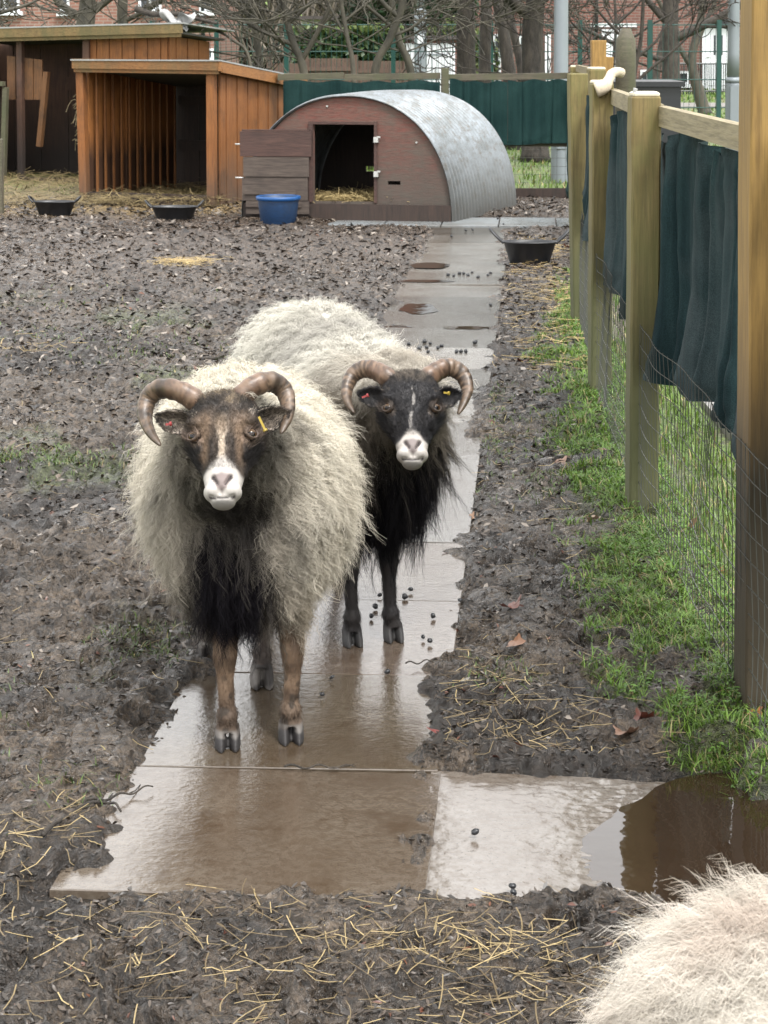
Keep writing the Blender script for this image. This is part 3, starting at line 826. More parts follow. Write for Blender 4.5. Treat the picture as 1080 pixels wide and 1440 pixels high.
dead_leaf(785, 655, 0.032, (0.33, 0.20, 0.14), "pale pinkish leaf in the mud near the green verge", 0.5, .9)
dead_leaf(835, 745, 0.028, (0.32, 0.22, 0.15), "faded brown leaf at the verge edge in front of the second post", 1.5, 1.0)
dead_leaf(612, 1033, 0.020, (0.24, 0.05, 0.04), "narrow dark red leaf on the wet slab corner", 0.1, .6)
dead_leaf(395, 432, 0.04, (0.10, 0.03, 0.025), "dark maroon leaf on the mud behind the pale sheep", 0.6, 1.0)
dead_leaf(1060, 1022, 0.020, (0.36, 0.13, 0.05), "small rusty leaf in the grass at the big post's foot", 0.6, 1.0)

def twig(pts, r, label, name="twig", z=0.012):
    P = []
    for (px, py) in pts:
        p = gnd(px, py, z); p[2] = max(z, float(ground_h(p[0], p[1])) + r + .002); P.append(p)
    P = spline(P, 24); P[:, 2] += 0.004 * np.sin(np.arange(24) * 0.7)
    b = MB().tube(P, np.linspace(r, r * 0.45, 24), 7, cap=True)
    q = P[14]; d = norm(P[16] - P[12]); s_ = np.array([-d[1], d[0], 0.15])
    b.tube([q, q + d * 0.03 + s_ * 0.02, q + d * 0.06 + s_ * 0.05], [r * .5, r * .4, r * .25], 5)
    return tag(b.build(name, M['bark'], smooth=True), label, "twig", "twigs lying in the pen")
twig([(60, 1180), (100, 1150), (150, 1128), (170, 1140)], 0.0045, "dark broken twig reaching over the pale slab corner")
twig([(120, 1128), (170, 1118), (215, 1105)], 0.003, "thin dark twig above the broken one, tip on the slab")
twig([(270, 512), (310, 505), (345, 497), (362, 490)], 0.010, "long bent twig on mud behind the sheep's horns")
twig([(570, 933), (600, 930), (630, 927)], 0.0018, "thin straight twig lying across the wet slab joint")
twig([(400, 1078), (450, 1078), (500, 1078)], 0.0022, "dark stick wedged along the slab joint in front of the hooves")

r_ = random.Random(11)
drop_px = [(668, 1172), (721, 1248), (722, 1257), (609, 868), (595, 897), (604, 903), (569, 841), (534, 838), (528, 855), (522, 868), (578, 830), (467, 954), (453, 978), (545, 946), (647, 845), (690, 430), (575, 485), (590, 492), (597, 482), (600, 490), (602, 496), (616, 491), (621, 488), (605, 484), (642, 496), (648, 496), (655, 496), (585, 500), (668, 483),
           (630, 388), (638, 389), (646, 386), (652, 386), (658, 388), (664, 384), (672, 391), (690, 385), (686, 388), (700, 308), (708, 316), (655, 325), (665, 324), (690, 323), (635, 333)]
for (px, py) in drop_px:
    p = gnd(px, py, 0.006)
    s_ = 0.0058 * (1.0 + 0.35 * r_.random()) * (1.5 if py < 520 else 1.0)
    a = np.linspace(0, 1, 7)
    b = MB().tube([(0, 0, -0.9 * s_), (0, 0, -.6 * s_), (0, 0, 0), (0, 0, .55 * s_), (0, 0, .95 * s_)], [s_ * .35, s_ * .85, s_, s_ * .8, s_ * .3], 8)
    b.v = [v_ * (1 + .5 * (n3(v_ * 160 + px, 3)[:, None] - .5)) * [1, r_.uniform(.7, 1), r_.uniform(.75, 1.2)] for v_ in b.v]
    o = b.build("sheep_dropping", M['rubber'], smooth=True)
    o.location = (p[0], p[1], 0.004 + s_ * .8); o.rotation_euler = (1.4 + r_.random() * .4, r_.random(), r_.random() * 6)
    tag(o, "small dark round sheep dropping lying on the wet paving slabs", "dropping", "sheep droppings on the path")

# ------------------------------------------------------------------ fence beside the path
def post_mesh(x0, x1, yc, h, dep=None, rot=0.0, lean=(0, 0), ch=0.006, z0=-0.2):
    """square post with chamfered arrises and slightly uneven edges"""
    w = (x1 - x0) / 2; dpt = (dep or (x1 - x0)) / 2; xc = (x0 + x1) / 2
    lv = np.concatenate([np.linspace(z0, h - 0.006, 14), [h]])
    V = []; c_, s_ = math.cos(rot), math.sin(rot)
    for k, z in enumerate(lv):
        sh = 1.0 if k < len(lv) - 1 else 0.94
        for (a, b) in ((-1, -1), (1, -1), (1, 1), (-1, 1)):
            for (da, db) in (((ch, 0), (0, ch)) if a * b < 0 else ((0, ch), (ch, 0))):
                X_ = a * (w * sh - da) + 0.0012 * math.sin(z * 23 + a * 2 + xc * 40); Y_ = b * (dpt * sh - db) + 0.0012 * math.sin(z * 19 + b)
                V.append((xc + X_ * c_ - Y_ * s_ + lean[0] * z, yc + X_ * s_ + Y_ * c_ + lean[1] * z, z))
    # order corners round the ring
    V = np.array(V).reshape(len(lv), 8, 3)
    ctr = V.mean(1, keepdims=True); ang = np.arctan2(V[..., 1] - ctr[..., 1], V[..., 0] - ctr[..., 0])
    idx = np.argsort(ang[0]); V = V[:, idx]
    m = len(lv); i = np.arange(m - 1)[:, None] * 8; j = np.arange(8)[None]; k = (j + 1) % 8
    Q = np.stack([i + j, i + k, i + 8 + k, i + 8 + j], -1).reshape(-1, 4)
    return V.reshape(-1, 3), Q, np.array([[(m - 1) * 8 + q for q in range(8)]]), V[-1]


def add_post(name, x0, x1, yc, h, mat, parent, cap=True, label=None, **kw):
    V, Q, top, ring = post_mesh(x0, x1, yc, h, **kw)
    o = mesh_obj(name, V, [Q, top], mat); under(o, parent)
    if label: o["label"] = label
    if cap:
        c = ring.mean(0)
        R = c + (ring - c) * 1.0; R2 = c + (ring - c) * 0.82
        V = np.concatenate([R + [0, 0, .0015], R + [0, 0, .008], R2 + [0, 0, .013]])
        Q = np.array([(a * 8 + q, a * 8 + (q + 1) % 8, a * 8 + 8 + (q + 1) % 8, a * 8 + 8 + q) for a in (0, 1) for q in range(8)])
        c_ = mesh_obj("post_cap", V, [Q, np.array([[16 + q for q in range(8)]]), np.array([[7 - q for q in range(8)]])], M['cap_white'])
        c_.parent = o
    return o

fence = empty("fence", (0.8, 5.8, 0), "timber post and rail fence with wire mesh running along the pen beside the path", "fence")
add_post("post", 0.716, 0.802, 5.80, 1.262, M['post_new'], fence, rot=0.05)
add_post("post", 0.805, 0.887, 7.79, 1.255, M['post_new'], fence, rot=0.08)
add_post("post", 0.915, 1.003, 9.70, 1.262, M['post_new'], fence, rot=0.10, lean=(-0.02, 0), cap=False)
add_post("post", 1.165, 1.262, 11.5, 1.255, M['post_new'], fence, rot=0.10)
add_post("post", 1.60, 1.69, 15.5, 1.2, M['post_new'], fence)
add_post("post", 1.655, 1.755, 17.95, 1.18, M['post_new'], fence)
rails = MB()
rp = [(0.80, 2.3), (0.80, 4.2), (0.800, 5.86), (0.885, 7.82), (1.01, 9.76), (1.25, 11.55), (1.62, 15.5), (1.70, 17.9)]
for (a, b) in zip(rp[:-1], rp[1:]):
    rails.beam((a[0] + .012, a[1] + .02, 1.205 if a[1] < 8 else 1.17), (b[0] + .012, b[1] - .02, 1.203 if b[1] < 8 else 1.17), 0.032, 0.058)
under(rails.build("rail", M['rail']), fence)
# wire mesh: 50 mm weld mesh sagging a little between posts
wm = MB(); ny = 0
def mesh_pos(s, z):
    x = float(np.interp(s, [p[1] for p in rp], [p[0] - 0.055 for p in rp]))
    x0 = x + (0.014 * math.sin(s * 5.1 + z * 4) + 0.006 * math.sin(s * 13 + z * 9)) * math.sin(min(1, max(0, z / 1.0)) * PI) * (0.15 if abs(s - 5.8) < .14 or abs(s - 7.79) < .14 else 0.8)
    return (x0, s, z)
s0 = 2.3
while s0 < 15.4:
    st = 0.05 if s0 < 10 else 0.1
    wm.tube([mesh_pos(s0, z) for z in np.linspace(0.0, 0.60, 6)], 0.0012 if s0 < 8 else 0.0016, 3, cap=False)
    s0 += st
for z in np.arange(0.02, 0.62, 0.0575):
    wm.tube([mesh_pos(s_, z) for s_ in np.arange(2.3, 15.4, 0.07)], 0.0013, 3, cap=False)
under(wm.build("wire_mesh", M['wire']), fence)

gp = empty("gate_post", (0.80, 4.1, 0), "very tall thick post stained orange above and dark knotty bare wood below", "post")
add_post("post_shaft", 0.744, 0.885, 4.06, 2.6, M['post_orange'], gp, cap=False, ch=0.004)
tp = empty("timber_post", (1.40, 13.1, 0), "orange stained post standing taller than its fence, behind the foam pipe", "post")
add_post("post_shaft", 1.345, 1.44, 13.1, 1.42, M['post_end'], tp, cap=False)
tp2 = empty("timber_post", (1.60, 14.2, 0), "short orange stub post just behind the tall orange post", "post")
add_post("post_shaft", 1.575, 1.635, 14.4, 1.30, M['post_end'], tp2, cap=False)
tp3 = empty("timber_post", (1.62, 13.2, 0), "grey weathered round topped post beyond the foam pipe", "post")
b = MB(); b.tube([(1.63, 13.6, 0), (1.63, 13.6, 1.3), (1.63, 13.6, 1.42), (1.632, 13.6, 1.50)], [0.07, 0.07, 0.066, 0.03], 14)
under(b.build("post_shaft", M['old_rail'], smooth=True), tp3)
# black box standing in for a dark wood fence piece behind the corner
b = MB(); b.box((1.66, 14.6, 0), (2.15, 15.3, 1.08)); b.box((1.63, 14.57, 1.083), (2.18, 15.33, 1.12))
tag(b.build("dark_fence_piece", M['rubber']), "black capped block standing in for a dark wooden fence piece behind the foam pipe", "bin")

# foam pipe lagging bent over the second post
P = spline([at(838, 127, 7.86), at(850, 122, 7.86), at(856, 112, 7.88), at(860, 104, 7.92), at(868, 101, 7.96), at(874, 103, 7.98)], 22)
rr = np.interp(np.linspace(0, 1, 22), [0, .2, .4, .8, 1], [0.030, 0.027, 0.019, 0.019, 0.020])
b = MB().tube(P, rr, 12)
fp = tag(b.build("foam_pipe", M['foam'], smooth=True), "cream foam pipe lagging bent over the top of the second post", "foam pipe")
P2 = spline([at(893, 133, 5.9), at(893, 128, 5.9), at(894, 124, 5.9)], 6)
tag(MB().tube(P2, 0.006, 8).build("plastic_peg", M['plastic_white'], smooth=True), "tiny white peg standing on the cap of the nearest netted post", "peg")

# shade netting hung on the rail: sheet hanging in folds
def netting(name, pts, ztop, zbot, amp, nfold, mat, label, off=0.0, seed=1, thick=0.004, hem=0.02, torn=0.0, bulge=0.0, gather=None):
    """pts: plan polyline; ztop/zbot functions or lists along 0..1"""
    nu, nv = 260, 60
    s = np.linspace(0, 1, nu); v = np.linspace(0, 1, nv)
    P = np.array(pts, float); seg = np.concatenate([[0], np.cumsum(np.linalg.norm(np.diff(P, axis=0), axis=1))]); seg /= seg[-1]
    x = np.interp(s, seg, P[:, 0]); y = np.interp(s, seg, P[:, 1])
    tx = np.gradient(x); ty = np.gradient(y); l = np.hypot(tx, ty); nx, ny_ = ty / l, -tx / l
    if nx.mean() > 0: nx, ny_ = -nx, -ny_      # towards the pen
    S, Vv = np.meshgrid(s, v, indexing='ij')
    zt = np.interp(S, np.linspace(0, 1, len(ztop)), ztop) + 0.010 * np.sin(S * 2 * PI * nfold * 1.3 + seed)
    zb = np.interp(S, np.linspace(0, 1, len(zbot)), zbot) + hem * (fbm(S * nfold * 1.5, S * 0 + seed, seed) - 0.5) * 2
    z = zt + (zb - zt) * Vv
    ph = 2 * PI * nfold * (S + 0.03 * np.sin(S * 17 + seed) + 0.035 * (Vv - .5) * np.sin(S * 9 + seed))
    fold = np.sign(np.sin(ph)) * np.abs(np.sin(ph)) ** .6 - 1.6 * np.exp(-((np.mod(ph + .8, 2 * PI) - PI) / .28) ** 2) + 0.35 * np.sin(2.3 * ph + seed + 2 * Vv) + 0.9 * (fbm(S * nfold * 2.2, Vv * 1.6, seed + 5) - 0.5)
    crease = 1 - np.abs(2 * fbm(S * nfold * 1.2 + Vv, Vv * 3.0, seed + 9) - 1)
    o = off + amp * (0.55 + 0.5 * Vv) * fold + amp * 0.7 * crease * (.35 + sm(.6, 1, Vv)) + bulge * np.sin(PI * Vv) + amp * .8 * (fbm(S * nfold * 6, Vv * 14, seed + 2) - .5) * (sm(.15, 0, Vv) + sm(.8, 1, Vv))
    X_ = x[:, None] + nx[:, None] * o; Y_ = y[:, None] + ny_[:, None] * o
    Va = np.stack([X_, Y_, z], -1); Vb = Va - np.stack([nx, ny_, 0 * nx], -1)[:, None] * thick
    i = np.arange(nu - 1)[:, None] * nv; j = np.arange(nv - 1)[None]
    Q = np.stack([i + j, i + nv + j, i + nv + j + 1, i + j + 1], -1).reshape(-1, 4)
    ob = mesh_obj(name, np.concatenate([Va.reshape(-1, 3), Vb.reshape(-1, 3)]), np.concatenate([Q, Q[:, ::-1] + nu * nv]), mat, None, True)
    return tag(ob, label, "netting", "shade netting hung on the pen fences")

netting("shade_netting", [(0.835, 5.86), (0.865, 5.2), (0.86, 4.6)], [1.12, 1.175, 1.16, 1.13, 1.15, 1.16], [0.50, 0.43, 0.56, 0.47, 0.50, 0.50, 0.49], 0.040, 2.6, M['net_dark'], "dark blue green netting in heavy folds between the big post and the next post", 0.0, 3)
netting("shade_netting", [(0.86, 4.62), (0.865, 4.0), (0.86, 3.0)], [1.16, 1.15, 1.15], [0.49, 0.47, 0.55], 0.03, 2, M['net_dark'], "continuation of the dark netting behind the tall thick post", 0.004, 8)
netting("shade_netting", [(0.895, 7.76), (0.885, 7.2), (0.855, 6.5), (0.84, 5.95)], [1.10, 1.17, 1.12, 1.15, 1.13, 1.12], [0.50, 0.46, 0.44, 0.45, 0.45], 0.03, 3.0, M['net_dark'], "dark netting bunched between the second and third fence posts", 0.0, 5)
netting("shade_netting", [(1.02, 9.6), (0.98, 9.0), (0.93, 8.2), (0.91, 7.9)], [1.16, 1.10, 1.14, 1.15], [0.60, 0.52, 0.58, 0.6], 0.03, 4.0, M['net_dark'], "dark netting stretch just behind the post with the foam pipe", 0.03, 6)
netting("shade_netting", [(1.23, 11.4), (1.13, 10.6), (1.05, 9.85)], [1.0, 1.08, 1.10, 1.10], [0.62, 0.50, 0.55, 0.50], 0.05, 2.5, M['net_green'], "green netting bulging out past the leaning post toward the pen", 0.05, 9, bulge=0.05)

# ------------------------------------------------------------------ far boundary fence
bf = empty("boundary_fence", (0.2, FAR_D, 0), "low timber fence with mossy rail and wire across the back of the pen", "fence")
def far_y(x): return FAR_D - 0.03 * x
b = MB()
for (x0, x1) in ((-0.95, -0.36), (-0.35, 0.505), (0.565, 1.66)):
    b.beam((x0, far_y(x0), 1.085), (x1, far_y(x1), 1.10), 0.10, 0.055)
under(b.build("rail", M['old_rail']), bf)
b = MB(); b.beam((0.9, FAR_D - 0.10, 0.03), (1.68, FAR_D - 0.13, 0.035), 0.03, 0.13)
under(b.build("gravel_board", M['dark_wood']), bf)
b = MB(); b.beam((0.7, FAR_D - .03, 0.50), (1.66, FAR_D - .06, 0.49), 0.035, 0.05)
under(b.build("lower_rail", M['old_rail']), bf)
add_post("post", 0.51, 0.58, FAR_D - 0.05, 1.17, M['old_rail'], bf, cap=False)
for xx in (-0.9,):
    add_post("post", xx, xx + .08, FAR_D + .02, 1.12, M['old_rail'], bf, cap=False)
b = MB()
for xx in np.arange(0.65, 1.68, 0.075): b.tube([(xx, FAR_D - .02, 0), (xx + .004, FAR_D - .02, 1.05)], 0.0018, 3, cap=False)
for zz in np.arange(0.06, 0.52, 0.075): b.tube([(0.6, FAR_D - .02, zz), (1.15, FAR_D - .015, zz + .006), (1.68, FAR_D - .02, zz)], 0.0018, 3, cap=False)
under(b.build("wire_mesh", M['wire']), bf)
netting("shade_netting", [(-0.90, FAR_D - .08), (0.5, FAR_D - .10)], [1.055, 1.05, 1.045, 1.055], [0.5, 0.5], 0.010, 3, M['net_green'], "green netting on the back fence partly hidden by the metal ark", 0.0, 12, hem=0.01)
netting("shade_netting", [(0.585, FAR_D - .09), (1.10, FAR_D - .12)], [1.07, 1.045, 1.05], [0.5, 0.49, 0.48], 0.010, 2, M['net_green'], "green netting panel between the ark and the back corner, nearer the ark", 0.0, 13, hem=0.012)
netting("shade_netting", [(1.105, FAR_D - .10), (1.68, FAR_D - .14)], [1.05, 1.065, 1.06], [0.485, 0.50, 0.50], 0.010, 2, M['net_green'], "green netting panel at the very corner of the back fence", 0.004, 14, hem=0.012)

# ------------------------------------------------------------------ livestock ark
O = gnd(636, 312); ra, rb = math.radians(9), math.radians(23)
e1 = np.array([-math.cos(ra), math.sin(ra), 0]); e2 = np.array([math.sin(rb), math.cos(rb), 0]); ez = np.array([0, 0, 1.0])
AW, AH, AL = 1.66, 0.985, 1.45
aw = lambda s, z, d: O + e1 * s + ez * z + e2 * d
def arch(s, H=AH):
    q = np.clip(abs((s - AW / 2) / (AW / 2)), 0, 1); return H * (1 - q ** 2.15) ** 0.47
ark = empty("livestock_ark", tuple(O + e1 * AW / 2), "arched corrugated metal pig ark with weathered red plywood front", "animal ark")

def panel(cols, d0, d1):
    """cols: (s0,s1,[(zb0,zb1,zt0,zt1)...])"""
    b = MB()
    for (s0, s1, spans) in cols:
        for (b0, b1, t0, t1) in spans:
            f = [aw(s0, b0, d0), aw(s1, b1, d0), aw(s1, t1, d0), aw(s0, t0, d0)]
            k = [aw(s0, b0, d1), aw(s1, b1, d1), aw(s1, t1, d1), aw(s0, t0, d1)]
            b.add(f + k, [(0, 1, 2, 3), (7, 6, 5, 4), (0, 4, 5, 1), (3, 2, 6, 7), (0, 3, 7, 4), (1, 5, 6, 2)])
    return b
H0, H1, HZ0, HZ1 = 0.615, 1.10, 0.15, 0.755
ss = sorted(set(list(np.round(np.linspace(0.0, AW, 61), 4)) + [H0, H1, 0.41, 0.51]))
cols = []
for s0, s1 in zip(ss[:-1], ss[1:]):
    t0, t1 = arch(s0) - .012, arch(s1) - .012; m = (s0 + s1) / 2
    t0, t1 = max(t0, .02), max(t1, .02)
    if H0 < m < H1: cols.append((s0, s1, [(0.13, 0.13, HZ0, HZ0), (HZ1, HZ1, t0, t1)]))
    elif 0.41 < m < 0.51: cols.append((s0, s1, [(0.13, 0.13, .285, .285), (.315, .315, t0, t1)]))
    else: cols.append((s0, s1, [(min(0.13, t0 - .01), min(0.13, t1 - .01), t0, t1)]))
under(panel(cols, 0.0, 0.018).build("front_panel", M['ark_wood']), ark)
# rear panel with its vent slot
vs = 0.60
ss2 = sorted(set(list(np.round(np.linspace(0.0, AW, 61), 4)) + [1.13, 1.25]))
cols = []
for s0, s1 in zip(ss2[:-1], ss2[1:]):
    t0, t1 = max(arch(s0) - .012, .02), max(arch(s1) - .012, .02); m = (s0 + s1) / 2
    cols.append((s0, s1, [(0, 0, .30, .30), (.345, .345, t0, t1)] if 1.13 < m < 1.25 else [(0, 0, t0, t1)]))
under(panel(cols, AL - 0.06, AL - 0.04).build("rear_panel", M['dark_wood']), ark)
b = MB()
b.beam(aw(0.002, 0.065, -0.018), aw(AW, 0.065, -0.018), 0.035, 0.13)
under(b.build("skid_board", M['dark_wood']), ark)
b = MB(); b.beam(aw(H0 - .012, .14, -.012), aw(H0 - .012, .78, -.012), .02, .022, up=e1); b.beam(aw(H1 + .02, .14, -.012), aw(H1 + .02, .78, -.012), .02, .035, up=e1); b.beam(aw(H0 - .02, .768, -.010), aw(H1 + .03, .768, -.010), .022, .02)
under(b.build("door_frame", M['ark_door_top']), ark)
# corrugated sheet
nl, na = 230, 72
q = np.linspace(0, PI, na); Ls = np.linspace(-0.035, AL, nl)
cs = np.sign(np.cos(q)) * np.abs(np.cos(q)) ** (2 / 2.13); sn = np.abs(np.sin(q)) ** (2 / 2.13)
Sx = AW / 2 - cs * (AW / 2 + .01); Sz = sn * (AH + .004)
Vs = []
for off in (0.0, 0.004):
    for d_ in Ls:
        r_c = 0.0105 * math.sin(2 * PI * d_ / 0.072) + off
        c = np.array([AW / 2, 0]); rx = 1 + r_c / (AW / 2); rz = 1 + r_c / AH
        sx = AW / 2 + (Sx - AW / 2) * rx; sz = Sz * rz
        dent = 0.006 * np.sin(3 * q + d_ * 4)
        Vs.append(O[None] + e1[None] * sx[:, None] + ez[None] * np.maximum(sz + dent * (sn > .3), 0.0)[:, None] + e2[None] * d_)
Vs = np.concatenate(Vs)
i = np.arange(nl - 1)[:, None] * na; j = np.arange(na - 1)[None]
Q = np.stack([i + j, i + j + 1, i + na + j + 1, i + na + j], -1).reshape(-1, 4)
rim = np.array([(k, k + 1, nl * na + k + 1, nl * na + k) for k in range(na - 1)])
under(mesh_obj("corrugated_sheet", Vs, [np.concatenate([Q, Q[:, ::-1] + nl * na, rim])], M['sheet'], None, True), ark)
# open door folded back to the left
dr = MB().box((-.003, -.003, -.003), (.003, .003, .003)).build("door", M['ark_door']); 
dr.data.clear_geometry()
D0 = aw(1.125, 0, -0.03); dv = norm(e1 * 1.0 - e2 * 0.10); dn = np.cross(dv, ez)
def dbox(s0, s1, z0, z1, d0, d1): 
    c = D0 + dv * ((s0 + s1) / 2) + ez * ((z0 + z1) / 2) - dn * 0 + np.array(dn) * ((d0 + d1) / 2)
    return c, dv, dn, ez, (s1 - s0) / 2, (d1 - d0) / 2, (z1 - z0) / 2
sgn = 1 if dn[1] < 0 else -1
b = MB()
for (s0, s1, z0, z1, d) in ((0, 0.52, 0.345, 0.50, .03), (0.01, 0.53, 0.155, 0.34, .022), (0.0, 0.50, 0.05, 0.15, .026)):
    b.obox(*dbox(s0, s1, z0, z1, 0, sgn * d))
b.obox(*dbox(0.10, 0.51, 0.205, 0.235, sgn * .0225, sgn * .038)); b.obox(*dbox(0.06, 0.50, 0.105, 0.14, sgn * .0265, sgn * .04))
me_tmp = b.build("door", M['ark_door']); dr_old = dr; dr = me_tmp; bpy.data.objects.remove(dr_old)
under(dr, ark)
b = MB(); b.obox(*dbox(-0.02, 0.545, 0.505, 0.70, 0, sgn * .034)); b.obox(*dbox(0.0, .53, .702, .716, 0.002, sgn * .026))
o = b.build("door_plank", M['ark_door_top']); o.parent = dr; o.location = -Vector(dr.parent.location) - Vector(dr.location) + Vector(o.location)
o.location = (0, 0, 0)
for zz in (0.60, 0.335):
    b = MB().tube([D0 + dv * 0.52 + ez * zz + dn * sgn * .02, D0 + dv * 0.585 + ez * zz + dn * sgn * .02], 0.006, 8)
    o = b.build("bolt", M['bolt'], smooth=True); o.parent = dr
for zz in (0.64, 0.37):
    b = MB(); c = aw(H0 - 0.025, zz, -0.03); b.obox(c, e1, e2, ez, .017, .012, .022); b.obox(c + ez * .02 - e1 * .02, e1, e2, ez, .012, .008, .007)
    under(b.build("latch", M['bolt']), ark)
for (s_, z_) in ((0.99, .90), (0.28, .62)):
    b = MB().tube([aw(s_, z_, -.012), aw(s_, z_, .002)], .008, 8); under(b.build("screw", M['bolt']), ark)
n = 1400
s_ = rng.uniform(0.45, 1.25, n); d_ = rng.uniform(0.05, 0.9, n)
x = O[0] + e1[0] * s_ + e2[0] * d_; y = O[1] + e1[1] * s_ + e2[1] * d_
strands("straw", x, y, 0.16, 0.0025, (0.22, 0.16, 0.07), (0.50, 0.40, 0.2), 0.07, M['straw'], "straw bedding piled inside the doorway of the ark", "straw", curl=.7, up=.3, z0=0.12)
b = MB(); b.obox(aw(AW / 2, 0.055, AL / 2), e1, e2, ez, AW / 2 - .08, AL / 2 - .1, .055)
under(b.build("floor_board", M['dark_wood']), ark)

# ------------------------------------------------------------------ tubs
def lathe(prof, sx=1.0, sy=1.0, n=40):
    b = MB(); a = np.arange(n) * 2 * PI / n; V = []
    for (r, z) in prof: V += [(r * sx * math.cos(t_), r * sy * math.sin(t_), z) for t_ in a]
    m = len(prof); i = np.arange(m - 1)[:, None] * n; j = np.arange(n)[None]; k = (j + 1) % n
    Q = np.stack([i + j, i + k, i + n + k, i + n + j], -1).reshape(-1, 4)
    b.add(V, Q); b.add([(0, 0, prof[-1][1])] + [V[(m - 1) * n + q] for q in range(n)], None, [(0, 1 + q, 1 + (q + 1) % n) for q in range(n)])
    b.add([(0, 0, prof[0][1])] + [V[q] for q in range(n)], None, [(0, 1 + (q + 1) % n, 1 + q) for q in range(n)])
    return b

def tub(px, py, w, h, dep, label, rot=0.0, hand=0.05):
    p = gnd(px, py)
    t_ = w / 2
    prof = [(t_ * .70, 0.0), (t_ * .73, .005), (t_ * .98, h * .93), (t_ * 1.06, h * .95), (t_ * 1.06, h), (t_ * .99, h * 1.0), (t_ * .93, h * .9), (t_ * .70, .02)]
    b = lathe(prof, 1, dep)
    o = b.build("rubber_tub", M['rubber'], smooth=False)
    for pl in o.data.polygons: pl.use_smooth = True
    o.location = (p[0], p[1] + w * dep * .36, 0.008); o.rotation_euler = (0, 0, rot)
    for sx in (-1, 1):
        hb = MB(); y_ = w * .14
        P = spline([(sx * t_ * .98, -y_, h * .93), (sx * (t_ + hand * .6), -y_ * .9, h + hand * .45), (sx * (t_ + hand * 1.05), -y_ * .35, h + hand * .95), (sx * (t_ + hand * 1.05), y_ * .35, h + hand * .95), (sx * (t_ + hand * .6), y_ * .9, h + hand * .45), (sx * t_ * .98, y_, h * .93)], 26)
        hb.tube(P, 0.010, 8, flat=0.8)
        k = hb.build("handle", M['rubber'], smooth=True); k.parent = o
    return tag(o, label, "tub", "black rubber feed tubs")
tub(746, 376, 0.335, 0.15, 0.62, "black rubber feed tub with two upright handles, standing alone beside the paved path", -0.05, 0.075)
tub(244, 313, 0.36, 0.115, 0.6, "black rubber feed tub in front of the small orange shelter's opening", 0.05, 0.04)
tub(75, 307, 0.335, 0.125, 0.6, "black feed tub on hay in front of the large dark shelter", -0.03, 0.035)
# small tub inside shelter
p = gnd(390, 319); h = 0.215
b = lathe([(0.128, 0), (0.135, .01), (0.158, h * .86), (0.158, h), (0.150, h), (0.146, h * .86), (0.12, .02)])
tb = b.build("bucket", M['blue_dirty'], smooth=True); tb.location = (p[0], p[1] + .15, 0.006)
b = lathe([(0.1595, h - .028), (0.171, h - .024), (0.173, h), (0.166, h + .004), (0.151, h + .003), (0.151, h - .02)])
b.t = b.t[:0]; rm = b.build("rim", M['blue'], smooth=True); rm.parent = tb
tag(tb, "round blue plastic bucket tub standing in front of the open ark door", "bucket")

# ------------------------------------------------------------------ shelters
sa = math.radians(20); f1 = np.array([-math.cos(sa), math.sin(sa), 0]); f2 = np.array([math.sin(sa), math.cos(sa), 0])
class Fr:
    def __init__(s, O): s.O = np.array(O, float)
    def __call__(s, a, z, d): return s.O + f1 * a + f2 * d + ez * z
def boards(fr, a, b, zb, zt0, zt1, n, mat, thick=0.02, step=0.008, horizontal=False, alt=1):
    """vertical board wall from plan point a=(s,d) to b; heights zt0..zt1; boards alternate proud"""
    mb = MB(); a, b = np.array(a, float), np.array(b, float)
    dirw = f1 * (b - a)[0] + f2 * (b - a)[1]; L = np.linalg.norm(dirw); dirw /= L; nrm = np.cross(dirw, ez)
    for k in range(n):
        t0, t1 = k / n + 0.0025 / L, (k + 1) / n - 0.0025 / L
        p0, p1 = a + (b - a) * t0, a + (b - a) * t1
        o = (step if k % 2 else 0) * alt + 0.001 * math.sin(k * 5)
        h0, h1 = zt0 + (zt1 - zt0) * t0, zt0 + (zt1 - zt0) * t1
        c = [fr(p0[0], zb, p0[1]) + nrm * o, fr(p1[0], zb, p1[1]) + nrm * o]
        d_ = [c[0] + nrm * thick, c[1] + nrm * thick]
        P = [c[0], c[1], d_[1], d_[0]]
        mb.hexa(P + [P[0] + ez * (h0 - zb), P[1] + ez * (h1 - zb), P[2] + ez * (h1 - zb), P[3] + ez * (h0 - zb)])
    return mb

# small shelter
M['batten'] = m_wood('orange_batten', (0.30, 0.115, 0.03), (0.38, 0.15, 0.04), stain=0.4)
SA = Fr(gnd(304, 291)); W1, D1 = 1.23, 1.75; hf, hb = 1.17, 0.985
s1 = empty("field_shelter", tuple(SA(W1 / 2, 0, D1 / 2)), "small open fronted shelter of orange boards with a low sloping roof", "shelter")
under(boards(SA, (0, 0.05), (0, D1), 0.0, hf, hb, 15, 0).build("side_wall", M['orange_wood']), s1)
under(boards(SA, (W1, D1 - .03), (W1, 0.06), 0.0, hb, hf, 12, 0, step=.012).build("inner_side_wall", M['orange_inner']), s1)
b = MB()
for k in range(11):
    dd_ = .12 + k * (D1 - .2) / 10
    b.beam(SA(W1 - .035, 0, dd_), SA(W1 - .035, hf - (hf - hb) * dd_ / D1 - .01, dd_), .022, .016, up=f1)
under(b.build("batten", M['batten']), s1)
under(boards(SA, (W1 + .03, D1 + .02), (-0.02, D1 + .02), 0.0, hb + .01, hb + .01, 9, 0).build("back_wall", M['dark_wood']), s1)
b = MB(); b.beam(SA(0.035, 0, -.005), SA(0.035, hf, -.005), .07, .07, up=f1)
under(b.build("post", M['orange_wood']), s1)
b = MB(); b.beam(SA(W1 + .02, 0, -.01), SA(W1 + .05, hf, -.01), .07, .07, up=f1)
under(b.build("post", M['orange_wood']), s1)
